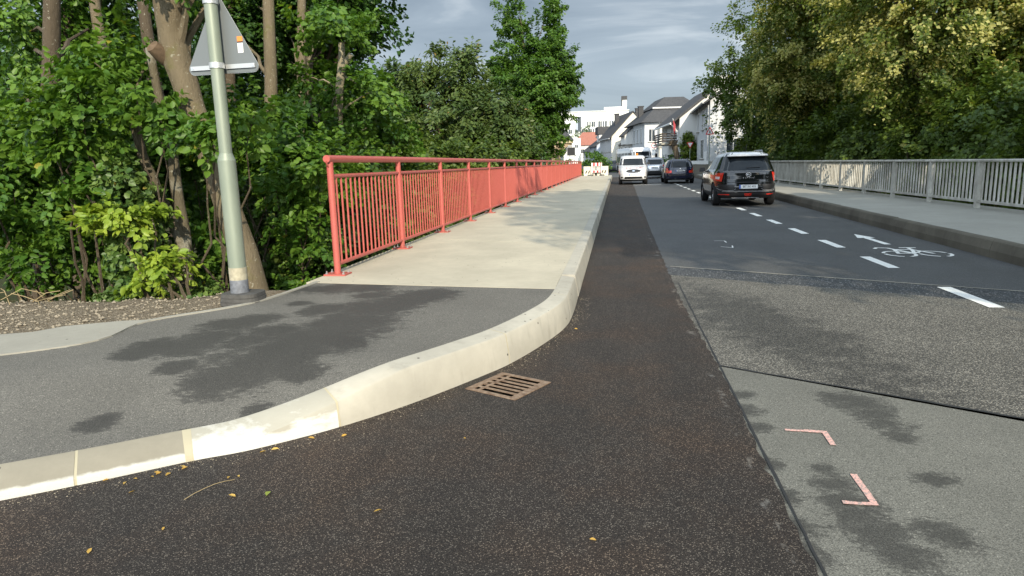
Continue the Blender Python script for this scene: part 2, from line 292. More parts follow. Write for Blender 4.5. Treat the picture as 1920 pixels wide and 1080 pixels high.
# ------------------------------------------------------------------ mesh helpers
class MB:
    def __init__(s): s.v = []; s.f = []
    def add(s, V, F):
        o = len(s.v); s.v.extend([tuple(map(float, p)) for p in V]); s.f.extend([tuple(i+o for i in f) for f in F]); return s
    def box(s, c, d, rz=0., taper=1.):
        x, y, z = (q/2 for q in d); V = []
        for sz in (-1, 1):
            k = taper if sz > 0 else 1.
            for sx, sy in ((-1,-1),(1,-1),(1,1),(-1,1)):
                px, py = sx*x*k, sy*y*k
                V.append((c[0]+px*math.cos(rz)-py*math.sin(rz), c[1]+px*math.sin(rz)+py*math.cos(rz), c[2]+sz*z))
        return s.add(V, [(3,2,1,0),(4,5,6,7),(0,1,5,4),(1,2,6,5),(2,3,7,6),(3,0,4,7)])
    def bbox(s, a, b): return s.box([(p+q)/2 for p, q in zip(a, b)], [abs(q-p) for p, q in zip(a, b)])
    def tube(s, pts, rad, seg=10, cap=True):
        pts = [Vector(p) for p in pts]; n = len(pts)
        if isinstance(rad, (int, float)): rad = [rad]*n
        ref = None; V = []; F = []
        for i, p in enumerate(pts):
            d = (pts[min(i+1, n-1)]-pts[max(i-1, 0)]).normalized()
            if ref is None: ref = Vector((1, 0, 0)) if abs(d.x) < .8 else Vector((0, 1, 0))
            a = (ref - d*ref.dot(d)).normalized(); b = d.cross(a); ref = a
            for k in range(seg):
                th = 2*math.pi*k/seg; V.append(p + a*(rad[i]*math.cos(th)) + b*(rad[i]*math.sin(th)))
        for i in range(n-1):
            for k in range(seg):
                F.append((i*seg+k, i*seg+(k+1) % seg, (i+1)*seg+(k+1) % seg, (i+1)*seg+k))
        if cap: F.append(tuple(range(seg-1, -1, -1))); F.append(tuple((n-1)*seg+k for k in range(seg)))
        return s.add(V, F)
    def prism(s, poly, axis, a, b):
        """extrude 2-D polygon along an axis: 0 (poly=y,z) 1 (poly=x,z) 2 (poly=x,y)"""
        def P(u, v, q): return (q, u, v) if axis == 0 else ((u, q, v) if axis == 1 else (u, v, q))
        n = len(poly); V = [P(u, v, a) for u, v in poly]+[P(u, v, b) for u, v in poly]
        F = [tuple(range(n-1, -1, -1)), tuple(range(n, 2*n))]+[(i, (i+1) % n, n+(i+1) % n, n+i) for i in range(n)]
        return s.add(V, F)
    def disc(s, c, r, axis=1, seg=20, ry=None, th=.01):
        ry = ry or r; pl = [(math.cos(2*math.pi*k/seg)*r, math.sin(2*math.pi*k/seg)*ry) for k in range(seg)]
        if axis == 1: return s.prism([(c[0]+u, c[2]+v) for u, v in pl], 1, c[1]-th/2, c[1]+th/2)
        if axis == 0: return s.prism([(c[1]+u, c[2]+v) for u, v in pl], 0, c[0]-th/2, c[0]+th/2)
        return s.prism([(c[0]+u, c[1]+v) for u, v in pl], 2, c[2]-th/2, c[2]+th/2)
    def xf(s, fn): s.v = [tuple(fn(p)) for p in s.v]; return s
    def mesh(s, name, mat, smooth=False):
        me = bpy.data.meshes.new(name); me.from_pydata(s.v, [], s.f); me.update()
        bm = bmesh.new(); bm.from_mesh(me); bmesh.ops.recalc_face_normals(bm, faces=bm.faces); bm.to_mesh(me); bm.free()
        if mat is not None: me.materials.append(mat)
        if smooth:
            me.polygons.foreach_set('use_smooth', [True]*len(me.polygons))
            try: me.set_sharp_from_angle(angle=R_(40))
            except Exception: pass
        return me
    def build(s, name, mat, parent=None, smooth=False, loc=None):
        return link(name, s.mesh(name, mat, smooth), parent, loc)
def link(name, me, parent=None, loc=None):
    o = bpy.data.objects.new(name, me); col.objects.link(o)
    if parent is not None: o.parent = parent
    if loc is not None: o.location = loc
    return o
def tag(o, label, cat, group=None, kind=None):
    if label: o['label'] = label
    if cat: o['category'] = cat
    if group: o['group'] = group
    if kind: o['kind'] = kind
    return o
def thing(name, label, cat, loc=(0,0,0), rz=0., group=None):
    o = bpy.data.objects.new(name, None); col.objects.link(o); o.empty_display_size = .2
    o.location = loc; o.rotation_euler = (0, 0, rz); return tag(o, label, cat, group)
def struct(o, label=None):
    o['kind'] = 'structure'
    if label: o['label'] = label
    return o
def sheet(name, loops, mat, z=0.):
    """flat ground sheet with optional holes; z number or function"""
    zf = z if callable(z) else (lambda x, y: z)
    lp = [[Vector((p[0], p[1], 0)) for p in l] for l in loops]; flat = [p for l in lp for p in l]
    tr = tessellate_polygon(lp); mb = MB(); mb.add([(p.x, p.y, zf(p.x, p.y)) for p in flat], [tuple(t_) for t_ in tr])
    me = bpy.data.meshes.new(name); me.from_pydata(mb.v, [], mb.f); bm = bmesh.new(); bm.from_mesh(me)
    for f in bm.faces:
        f.normal_update()
        if f.normal.z < 0: f.normal_flip()
    bm.to_mesh(me); bm.free(); me.materials.append(mat); return link(name, me)
def text_mesh(s, size, mat, name, align='CENTER', ext=.002, sx=1.):
    cu = bpy.data.curves.new(name, 'FONT'); cu.body = s; cu.size = size; cu.align_x = align; cu.align_y = 'CENTER'; cu.extrude = ext; cu.resolution_u = 2
    o = bpy.data.objects.new(name, cu); col.objects.link(o); dg = bpy.context.evaluated_depsgraph_get()
    me = bpy.data.meshes.new_from_object(o.evaluated_get(dg)); bpy.data.objects.remove(o); bpy.data.curves.remove(cu)
    # lay into XZ plane, reading from -Y
    for v in me.vertices: v.co = Vector((v.co.x*sx, -v.co.z, v.co.y))
    me.materials.clear(); me.materials.append(mat); return me
#PART2
# ------------------------------------------------------------------ ground and terrain
FZ = .235                       # height of the left footway above the road
YEND = 59.0                     # far end of the bridge
def sstep(a, b, x):
    t_ = np.clip((x-a)/(b-a), 0, 1); return t_*t_*(3-2*t_)
def terrain_z(x, y):
    x = np.asarray(x, float); y = np.asarray(y, float)
    vl = sstep(5.6, 10.5, y+.22*(x+4.))*(1-sstep(58, 68, y)); zl = -.25+(-4.0+.25)*vl
    vr = 1-sstep(50, 62, y); zr = -.25-2.2*vr*sstep(7.6, 10, x)
    k = sstep(-3.5, -2.9, x); z = zl*(1-k)+np.where(x > 7.3, zr, -.6)*k
    return np.where(y > 68, -.06, z)
def grid(name, xs, ys, zf, mat):
    X, Y = np.meshgrid(xs, ys); Z = zf(X, Y); V = np.stack([X, Y, Z], -1).reshape(-1, 3); nx = len(xs)
    F = [(j*nx+i, j*nx+i+1, (j+1)*nx+i+1, (j+1)*nx+i) for j in range(len(ys)-1) for i in range(nx-1)]
    me = bpy.data.meshes.new(name); me.from_pydata(V.tolist(), [], F); me.materials.append(mat)
    me.polygons.foreach_set('use_smooth', [True]*len(F)); return link(name, me)
xs = np.concatenate([[-900, -400, -150, -70], np.linspace(-40, -4, 60), np.linspace(-3.6, 8, 24), np.linspace(8.4, 40, 50), [70, 150, 400, 900]])
ys = np.concatenate([[-300, -120, -50], np.linspace(-25, 4, 20), np.linspace(4.4, 14, 30), np.linspace(15, 72, 58), [90, 120, 200, 400, 900, 1800]])
def tz(X, Y): return terrain_z(X, Y)+np.where((X < -3.8) | (X > 8), .12*np.sin(X*2.1+Y*1.3)*np.cos(Y*1.7-X), 0)*np.where((Y > 7) & (Y < 64), 1, 0)
struct(grid('ground', xs, ys, tz, M['soil']))

# ------------------------------------------------------------------ left kerb curve
kb = [onz(*p)[:2] for p in [(123,917),(357,867),(470,846),(620,808),(735,772),(820,741),(900,709),(957,684),(1018,648),(1060,616),(1076,588)]]
p0 = kb[0]; L1 = p0-.6*np.array([math.cos(R_(33)), math.sin(R_(33))]); L2 = L1-1.0*np.array([math.cos(R_(26)), math.sin(R_(26))]); L3 = L2-3.2*np.array([math.cos(R_(17)), math.sin(R_(17))])
KX = -.378
ctrl = [L3, L2, L1]+kb+[np.array([KX, 7.1]), np.array([KX, 9.]), np.array([KX, 11.])]
def catmull(P, n=14):
    P = [2*P[0]-P[1]]+list(P)+[2*P[-1]-P[-2]]; out_ = []
    for i in range(1, len(P)-2):
        for k in range(n):
            u = k/n; a, b, c, d = P[i-1], P[i], P[i+1], P[i+2]
            out_.append(.5*((2*b)+(-a+c)*u+(2*a-5*b+4*c-d)*u*u+(-a+3*b-3*c+d)*u**3))
    out_.append(P[-2]); return np.array(out_)
kc = catmull(ctrl); kc = kc[kc[:, 1] <= 6.75]
for _ in range(3): kc[1:-1] = (kc[:-2]+2*kc[1:-1]+kc[2:])/4
arc = np.concatenate([[0], np.cumsum(np.linalg.norm(np.diff(kc, axis=0), axis=1))])
def near_s(px): q = onz(*px)[:2]; return arc[np.argmin(np.linalg.norm(kc-q, axis=1))]
def kerb_at(s):
    p = np.array([np.interp(s, arc, kc[:, 0]), np.interp(s, arc, kc[:, 1])]); q = np.array([np.interp(s+.02, arc, kc[:, 0]), np.interp(s+.02, arc, kc[:, 1])])-np.array([np.interp(s-.02, arc, kc[:, 0]), np.interp(s-.02, arc, kc[:, 1])])
    q /= np.linalg.norm(q); return p, np.array([-q[1], q[0]])
s_a, s_b = near_s((357, 867)), near_s((800, 750))
def kk(s): return float(sstep(s_a, s_b, np.array(s)))
def prof(s):
    k = kk(s); lip = (1-k)*.042+k*.212; return [(-.02, -.12), (0., -.12), (0.+.006*k, lip*.28), (.008+.022*k, lip-.006), (.018+.022*k, lip+.006*k), (.155, (1-k)*.108+k*FZ), (.17, (1-k)*.108+k*FZ), (.17, -.12)]
def kerb_piece(name, s0, s1, mat, parent, n=None, grow=0.):
    n = n or max(2, int((s1-s0)/.06)); V = []; F = []
    pr0 = None
    for i in range(n+1):
        s = s0+(s1-s0)*i/n; p, nn = kerb_at(s)
        pr0 = prof(s)[1:]
        for d, z in pr0: V.append((p[0]+nn[0]*(d-grow), p[1]+nn[1]*(d-grow), z+grow*.3))
    m = len(pr0)
    for i in range(n):
        for j in range(m): F.append((i*m+j, i*m+(j+1) % m, (i+1)*m+(j+1) % m, (i+1)*m+j))
    F += [tuple(range(m)), tuple(n*m+j for j in range(m-1, -1, -1))]
    return MB().add(V, F).build(name, mat, parent, smooth=True)
kerb = bpy.data.objects.new('kerb', None); col.objects.link(kerb); struct(kerb, 'pale concrete kerb curving round the corner onto the bridge')
SK = arc[-1]
j_main = s_a; j1 = near_s((140, 914))
cuts = [0., 1.05, 2.05, 3.05, j1-.0, j_main, near_s((640, 802)), near_s((957, 684)), near_s((1070, 600)), SK-.0]
cuts = sorted(set(round(float(c), 3) for c in cuts))
for i in range(len(cuts)-1):
    s0, s1 = cuts[i]+.006, cuts[i+1]-.006
    if s1-s0 < .05: continue
    mid = (s0+s1)/2
    mt_ = M['kerb_stone'] if mid < j_main else (M['limewash'] if mid < near_s((640, 802)) else M['concrete_kerb'])
    o = kerb_piece('kerb_stone', s0, s1, mt_, kerb)
    if mt_ is M['limewash']: o['label'] = 'ramped kerb stone smeared white with limewash'
    if i > 0: kerb_piece('mortar_joint', cuts[i]-(.018 if abs(cuts[i]-j_main) < .01 else .007), cuts[i]+(.018 if abs(cuts[i]-j_main) < .01 else .007), M['mortar'], kerb, 2, -.003 if abs(cuts[i]-j_main) > .01 else .002)
# straight kerb along the bridge: battered cap pieces
def xk(y): return KX+.0012*(y-6.5)
yk = [6.76]+list(np.arange(9.27, YEND+.1, 5.)); yk[-1] = YEND+.6
for a_, b_ in zip(yk[:-1], yk[1:]):
    mb = MB(); P = [(0., -.12), (.002, .03), (.034, .222), (.052, FZ), (.17, FZ), (.17, -.12)]; n = 6; V = []
    a2, b2 = a_+.004, b_-.004
    for i in range(n+1):
        y = a2+(b2-a2)*i/n
        for d, z in P: V.append((xk(y)-d, y, z))
    m = len(P); F = [(i*m+j, i*m+(j+1) % m, (i+1)*m+(j+1) % m, (i+1)*m+j) for i in range(n) for j in range(m)]+[tuple(range(m)), tuple(n*m+j for j in range(m-1, -1, -1))]
    mb.add(V, F).build('kerb_stone', M['concrete_kerb'], kerb)

# ------------------------------------------------------------------ footway: concrete slabs on the bridge, asphalt before it
XL = -3.12
footway = bpy.data.objects.new('footway', None); col.objects.link(footway); struct(footway, 'pale concrete bridge footway behind the kerb')
c0 = onz(600, 530, FZ); c1 = onz(1030, 541, FZ)
def front_y(x): return c0[1]+(c1[1]-c0[1])*(x-c0[0])/(c1[0]-c0[0])
def joint_y(x, k): return 9.27+5*k-.42*(x+.45)*(1 if k < 1 else .9)
nslab = int((YEND-9.27)/5)
for k in range(-1, nslab):
    fa = front_y if k < 0 else (lambda x, k=k: joint_y(x, k)+.007); fb = (lambda x, k=k: joint_y(x, k+1)-.007) if k < nslab-1 else (lambda x: YEND+.6)
    xr = lambda y: xk(y)-.172
    poly = [(XL, fa(XL)), (xr(fa(-.5)), fa(-.55)), (xr(fb(-.5)), fb(-.55)), (XL, fb(XL))]
    mb = MB().prism(poly, 2, FZ-.45, FZ-.001-.0004*(k % 2)); mb.build('concrete_slab', M['concrete_walk'], footway)
edge_px = [(600, 530), (500, 563), (420, 580), (270, 605), (123, 650)]
le = [onz(*p, FZ-.01) for p in edge_px]; le = [np.array([*p[:2]]) for p in le]+[np.array([-5.2, 3.05]), np.array([-8.2, 1.9])]
le = catmull(le, 10)
n = 60
arl = np.concatenate([[0], np.cumsum(np.linalg.norm(np.diff(le, axis=0), axis=1))])
s_start = arc[np.argmin(np.linalg.norm(kc-np.array([KX, 6.3]), axis=1))]
V = []; F = []; mcols = 14
for i in range(n+1):
    u = i/n; s = s_start*(1-u)
    p, nn = kerb_at(s); a_ = np.array([*(p+nn*.168)]); za = prof(s)[5][1]-.004
    if i == 0: a_ = np.array([xk(6.3)-.165, front_y(-.6)])
    b_ = np.array([np.interp(u*arl[-1], arl, le[:, 0]), np.interp(u*arl[-1], arl, le[:, 1])]); zb = FZ-.004-.03*u
    for j in range(mcols+1):
        v = j/mcols; q = a_*(1-v)+b_*v; V.append((q[0], q[1], za+(zb-za)*float(sstep(0, .75, np.array(v)))))
for i in range(n):
    for j in range(mcols): F.append((i*(mcols+1)+j, i*(mcols+1)+j+1, (i+1)*(mcols+1)+j+1, (i+1)*(mcols+1)+j))
struct(MB().add(V, F).build('pavement', M['asphalt_walk'], None, smooth=True), 'grey asphalt pavement with dark wet patches')
# pale edging strip along its outer side
V = []; F = []; m_ = 40
for i in range(m_+1):
    s = arl[-1]*.62*i/m_; p = np.array([np.interp(s, arl, le[:, 0]), np.interp(s, arl, le[:, 1])]); q = np.array([np.interp(s+.05, arl, le[:, 0]), np.interp(s+.05, arl, le[:, 1])]); d = (q-p)/np.linalg.norm(q-p); nn = np.array([d[1], -d[0]])
    z = FZ-.03*s/arl[-1]
    for off, zz in ((0, -.15), (0, .006), (.045, .006), (.045, -.15)): V.append((p[0]+nn[0]*off, p[1]+nn[1]*off, z+zz))
for i in range(m_):
    for j in range(4): F.append((i*4+j, i*4+(j+1) % 4, (i+1)*4+(j+1) % 4, (i+1)*4+j))
F += [(0, 1, 2, 3), (m_*4+3, m_*4+2, m_*4+1, m_*4)]
struct(MB().add(V, F).build('edging_strip', M['concrete_pale']), 'thin pale concrete edging between pavement and verge')
# old pale paving and gravel verge behind
g = [onz(600, 526, FZ), onz(500, 561, FZ), onz(420, 578, FZ), onz(270, 603, FZ), onz(123, 642, FZ), (-5.4, 3.0, 0), (-9, 1.8, 0), (-14, 1, 0), (-14, 5.2, 0), (-8, 5.4, 0), (-5.3, 5.55, 0), (-4.2, 5.75, 0), (-3.5, 6.2, 0), (-3.2, 6.45, 0)]
verge_loop = [(p[0], p[1]) for p in g]
def verge_z(x, y): return .185+.02*math.sin(3*x+y)
xs_ = np.linspace(-14, -2.9, 90); ys_ = np.linspace(1.6, 7.3, 46)
def vz(X, Y):
    lim = np.interp(X, [-14, -8, -5.3, -4.2, -3.5, -3.0], [5.2, 5.4, 5.45, 5.6, 6.0, 6.3])
    drop = sstep(0, 1.1, Y-lim); return .19-.95*drop+.014*np.sin(7*X+3*Y)*np.cos(5*Y)+.01*np.sin(17*X-11*Y)-.25*sstep(-3.35, -3.0, X)
def below(X, Y):
    # stay under the pavement
    z = vz(X, Y); lx = np.interp(Y, le[::-1, 1], le[::-1, 0]); return z-.35*sstep(.0, .12, X-lx-.02)
struct(grid('verge', xs_, ys_, below, M['gravel']), 'bare gravel verge under the trees')
pl = [onz(*p, FZ-.012)[:2] for p in [(330, 597), (270, 606), (123, 652)]]+[np.array([-5.2, 3.12]), np.array([-7.5, 2.2]), np.array([-7.9, 2.9]), np.array([-5.6, 3.7])]+[onz(60, 622, FZ-.012)[:2], onz(123, 611, FZ-.012)[:2], onz(230, 601, FZ-.012)[:2]]
struct(sheet('path', [pl], M['concrete_pale'], .222), 'pale worn concrete path beside the pavement')

# ------------------------------------------------------------------ roads
seam = [(.66, -8.), (.66, 1.), (.657, 2.1), (.668, 2.9), (.68, 4.4), (.638, 6.0), (.64, 8.2), (.70, 15.), (.78, 22.), (.98, 37.), (1.2, 62.)]
rng = np.random.default_rng(3); sm = []
for y in np.concatenate([np.arange(-8, 1, 1.), np.arange(1, 12, .07), np.arange(12, 62, 1.)]):
    sm.append((float(np.interp(y, [p[1] for p in seam], [p[0] for p in seam]))+rng.normal(0, .007), float(y)))
gr = [onz(*p)[:2] for p in [(867, 731), (950, 701), (1038, 719), (958, 754)]]
gc = sum(gr)/4; ga = (gr[2]-gr[1]); ga /= np.linalg.norm(ga); gb = np.array([-ga[1], ga[0]]); GH = .19
gsq = [gc+ga*sx*GH+gb*sy*GH for sx, sy in ((-1,-1),(1,-1),(1,1),(-1,1))]
left = [(KX-.03+.0012*(YEND-6.5), 62.), (KX-.03, 6.9)]+[tuple(kerb_at(s)[0]+kerb_at(s)[1]*.03) for s in np.linspace(SK-.1, 0, 70)]
loop = left+[(-14, left[-1][1]-2.5), (-14, -8)]+sm
mr = asphalt('asphalt_new_seam', (.016, .0115, .009), (.058, .046, .037), (.19, .165, .135), 225, .85, bumps=1.)
t = MT.__new__(MT); t.m = mr; t.nt = mr.node_tree; t.b = t.nt.nodes['Principled BSDF']; t._p = None; t._o = None
src = t.b.inputs['Base Color'].links[0].from_socket
x_, y_, z_ = t.sep(t.pos()); dd = t.math('SUBTRACT', 1., t.math('DIVIDE', t.math('ABSOLUTE', t.math('SUBTRACT', x_, .60)), .075))
worn = t.ramp(t.math('ADD', t.noise(7, 6, .7, vec=t.map(t.pos(), scale=(1, .6, 1))), t.math('MULTIPLY', dd, .13)), [(.665, 0.), (.73, .5)])
c2 = t.mix(worn, src, (.20, .195, .18))
soil = t.ramp(t.noise(.9, 6, .65), [(.45, 0.), (.66, .7)]); c2 = t.mix(soil, c2, t.mix(1., c2, (1.6, 1.22, .92), 'MULTIPLY')); c2 = t.mix(t.ramp(t.noise(2.3, 7, .7, vec=t.map(t.pos(), scale=(1.6, .35, 1))), [(.46, 0.), (.7, .55)]), c2, t.mix(1., c2, (.5, .5, .52), 'MULTIPLY'))
t.col(c2)
struct(sheet('road_edge_strip', [loop, [tuple(p) for p in gsq]], mr, .006), 'dark fresh coarse asphalt beside the kerb')
def rkx(y): return 4.57+.027*y
Lp = lambda a, b: (onz(*a)[:2], onz(*b)[:2])
def cut(ln, x): (ax, ay), (bx, by) = ln; return ay+(by-ay)*(x-ax)/(bx-ax)
l1 = Lp((1262, 500), (1797, 538)); l2 = Lp((1265, 516), (1797, 560)); l3 = Lp((1355, 687), (1797, 764))
def quad(name, fa, fb, mat, lab, z=0.):
    x0, x1 = .3, 4.9; lp = [(x0, fa(x0)), (x1 if fa(x1) > 3 else 4.7, fa(x1)), (rkx(fb(x1)) if fb(x1) > 8 else x1, fb(x1)), (x0, fb(x0))]
    return struct(sheet(name, [lp], mat, z), lab)
quad('road_slab', lambda x: -8., lambda x: cut(l3, x), M['asphalt_slab'], 'grey worn asphalt with dark wet stains and pink marks')
quad('road_patch', lambda x: cut(l3, x), lambda x: cut(l2, x), M['asphalt_patch'], 'pale coarse worn asphalt patch across the lane')
quad('road_band', lambda x: cut(l2, x), lambda x: cut(l1, x), M['asphalt_band'], 'dark asphalt band across the bridge joint')
struct(sheet('road', [[(.3, cut(l1, .3)), (5.0, cut(l1, 5.0)), (rkx(20)+.1, 20), (rkx(62)+.2, 62), (.3, 62)]], M['asphalt_old']), 'blue-grey bridge carriageway')
struct(sheet('far_road', [[(-60, 62), (7.2, 62), (9, 78), (7, 120), (-2, 200), (-40, 200), (-60, 90)]], M['asphalt_old'], -.004), 'grey road beyond the bridge')
def strip(name, a, b, wd, mat, z, lab):
    a = np.array(a); b = np.array(b); d = (b-a)/np.linalg.norm(b-a); nn = np.array([-d[1], d[0]])*wd/2; N = 60; up = []; dn = []
    for i in range(N+1):
        p = a+(b-a)*i/N; up.append(tuple(p+nn*(1+rng.normal(0, .3)))); dn.append(tuple(p-nn*(1+rng.normal(0, .3))))
    return struct(sheet(name, [up+dn[::-1]], mat, z), lab)
M['crack'] = plain('bitumen_crack', (.022, .022, .022), .6)
strip('joint_seal', (.66, cut(l3, .66)), (4.7, cut(l3, 4.7)), .022, M['crack'], .004, 'dark sealed joint across the lane')
strip('joint_line', (.70, cut(l1, .70)), (4.0, cut(l1, 4.0)), .03, M['concrete_pale'], .004, 'pale joint line across the road')
strip('seam_crack', (.683, 1.2), (.695, 7.6), .010, M['crack'], .0045, 'dark crack beside the fresh asphalt strip')
# right kerb and pavement
rk = bpy.data.objects.new('kerb', None); col.objects.link(rk); struct(rk, 'stained old concrete kerb along the far pavement')
for a_ in np.arange(-8, 62, 3.5):
    P = [(0., -.1), (.0, .10), (.03, .215), (.05, .236), (.13, .238), (.13, -.1)]; V = []; n_ = 5; a2, b2 = a_+.006, a_+3.494
    for i in range(n_+1):
        y = a2+(b2-a2)*i/n_; jit = random.uniform(-.006, .006)
        for d, z in P: V.append((rkx(y)+d+jit, y, z+(jit if z > .1 else 0)))
    m = len(P); F = [(i*m+j, i*m+(j+1) % m, (i+1)*m+(j+1) % m, (i+1)*m+j) for i in range(n_) for j in range(m)]+[tuple(range(m)), tuple(n_*m+j for j in range(m-1, -1, -1))]
    MB().add(V, F).build('kerb_stone', M['concrete_old'], rk)
V = []
for y in np.linspace(-8, 62, 15): V += [(rkx(y)+.12, y, .2345), (7.75, y, .236), (7.75, y, -.5)]
F = [(3*i+j, 3*i+j+1, 3*i+4+j, 3*i+3+j) for i in range(14) for j in range(2)]
struct(MB().add(V, F).build('pavement', M['walk_right']), 'smooth grey pavement along the pale grey railing')
struct(sheet('pavement', [[(6.3, 62), (9.3, 62), (10.5, 80), (8.5, 120), (6.9, 120), (8.8, 78)]], M['walk_right'], .1), 'pavement in front of the houses')

# ------------------------------------------------------------------ road markings
ORD = 'first second third fourth fifth sixth seventh eighth ninth tenth eleventh twelfth thirteenth fourteenth fifteenth sixteenth seventeenth eighteenth nineteenth twentieth'.split()
G1 = 'white lane dashes along the cycle lane'
dash_y = [6.35]+[8.62+i*1.985 for i in range(0, 17)]
for i, y in enumerate(dash_y):
    if 22.0 < y < 23.2: continue
    x = 3.34+.0035*(y-7); ln = 1.0
    o = struct(sheet('lane_dash', [[(x-.065, y), (x+.065, y), (x+.065+.002, y+ln), (x-.065, y+ln)]], M['road_white'], .0045))
    tag(o, '%s white dash of the cycle lane line counting from the pale coarse asphalt patch' % ORD[i], 'road marking', G1); del o['kind']
def flat(name, polys, mat, z, label, cat, group=None):
    mb = MB()
    for p in polys: mb.add([(x, y, z) for x, y in p], [tuple(range(len(p)))])
    return tag(mb.build(name, mat), label, cat, group)
ax = 4.13
flat('lane_arrow', [[(ax-.05, 10.95), (ax+.05, 10.95), (ax+.05, 11.85), (ax-.05, 11.85)], [(ax-.14, 11.85), (ax+.14, 11.85), (ax, 12.45)]], M['road_white'], .0045, 'white painted straight-ahead arrow in the cycle lane', 'road marking')
def stroke(pts, wd, close=False):
    out_ = []; n_ = len(pts)
    for i in range(n_ if close else n_-1):
        a = np.array(pts[i], float); b = np.array(pts[(i+1) % n_], float); d = b-a; L = np.linalg.norm(d); d /= L; nn = np.array([-d[1], d[0]])*wd/2
        out_.append([tuple(a-d*wd*.2-nn), tuple(b+d*wd*.2-nn), tuple(b+d*wd*.2+nn), tuple(a-d*wd*.2+nn)])
    return out_
def arcp(cx, cy, rx, ry, a0, a1, n_=16): return [(cx+rx*math.cos(R_(a0+(a1-a0)*i/n_)), cy+ry*math.sin(R_(a0+(a1-a0)*i/n_))) for i in range(n_+1)]
bs = []
bx, by = 4.12, 9.92
for cx in (bx-.235, bx+.215):
    for a0, a1 in ((20, 160), (180, 255), (285, 360)): bs += stroke(arcp(cx, by-.05, .185, .27, a0, a1), .045)
bs += stroke([(bx-.235, by-.02), (bx-.13, by+.42), (bx-.02, by+.0), (bx+.10, by+.40), (bx+.215, by-.02)], .05)
bs += stroke([(bx-.13, by+.42), (bx+.10, by+.40)], .05)+stroke([(bx-.02, by), (bx-.2, by)], .045)+stroke([(bx+.02, by+.62), (bx+.22, by+.60)], .06)+stroke([(bx+.10, by+.40), (bx+.12, by+.6)], .05)
bs += stroke([(bx-.13, by+.42), (bx-.16, by+.58), (bx-.30, by+.62), (bx-.36, by+.52)], .05)
bm_ = flat('bicycle_symbol', [], M['road_white'], .0045, 'white painted bicycle symbol in the cycle lane', 'road marking') if False else None
mb = MB()
for i, p in enumerate(bs): mb.add([(x, y, .0045+.00012*(i % 9)) for x, y in p], [tuple(range(len(p)))])
tag(mb.build('bicycle_symbol', M['road_white']), 'white painted bicycle symbol in the cycle lane', 'road marking')
def pxs(*p): return [tuple(onz(*q)[:2]) for q in p]
def spray(poly_px, lab):
    mb = MB()
    for i, p in enumerate(stroke(pxs(*poly_px), .026)): mb.add([(x+random.uniform(-.002, .002), y+random.uniform(-.004, .004), .0045+.0003*i) for x, y in p], [tuple(range(len(p)))])
    return tag(mb.build('spray_mark', M['pink']), lab, 'paint mark')
spray([(1474, 807), (1510, 809), (1545, 811), (1562, 835)], 'pink sprayed angle mark between the fresh asphalt seam and the round dark stain')
spray([(1600, 891), (1622, 920), (1640, 947), (1610, 946), (1582, 944)], 'pink sprayed corner mark beside the long dark stain')
tag(sheet('cycle_crossing', [[(2.2, 55), (4.0, 55), (4.0, 57.2), (2.0, 57.2)]], M['red_road'], .004), 'faded red painted strip across the road under the silver crossover', 'road marking')
flat('stop_line', [[(.75, 40.), (2.6, 40.), (2.6, 40.25), (.75, 40.25)]], M['road_white'], .0045, 'thin worn white line across the lane before the white van', 'road marking')
for pts in ([(1340, 452), (1358, 452), (1362, 455)], [(1352, 463), (1374, 465), (1373, 461)]):
    mb = MB(); [mb.add([(x, y, .005) for x, y in p], [(0, 1, 2, 3)]) for p in stroke(pxs(*pts), .02)]
    tag(mb.build('survey_mark', M['road_white']), 'small white sprayed survey corner on the shaded carriageway', 'paint mark', 'white survey corners')

# ------------------------------------------------------------------ drain grate
grot = math.atan2(ga[1], ga[0])
G = thing('drain_grate', 'rusty slotted iron drain grate set in dark asphalt against the kerb', 'drain', (gc[0], gc[1], 0), grot)
mb = MB(); h = GH
for (a, b) in (((-h-.0, -h), (h, -h+.03)), ((-h, h-.03), (h, h))): mb.bbox((a[0], a[1], .0066), (b[0], b[1], .012))
for (a, b) in (((-h, -h+.03), (-h+.04, h-.03)), ((h-.05, -h+.03), (h, h-.03))): mb.bbox((a[0], a[1], .0066), (b[0], b[1], .012))
mb.build('frame', M['rust'], G)
ys7 = np.linspace(-h+.03, h-.03, 7)
for i in range(1, 6):
    MB().bbox((-h+.035, ys7[i]-.010, .0072), (h-.05, ys7[i]+.010, .0115)).build('rib', M['rust'], G)
MB().bbox((-h+.075, -h+.03, .0073), (-h+.095, h-.03, .0112)).build('cross_rib', M['rust'], G)
mb = MB(); mb.add([(-h-.01, -h-.01, -.02), (h+.01, -h-.01, -.02), (h+.01, h+.01, -.02), (-h-.01, h+.01, -.02), (-h-.01, -h-.01, -.4), (h+.01, -h-.01, -.4), (h+.01, h+.01, -.4), (-h-.01, h+.01, -.4)], [(0,1,5,4),(1,2,6,5),(2,3,7,6),(3,0,4,7),(4,5,6,7)])
mb.build('pit', M['pit'], G)

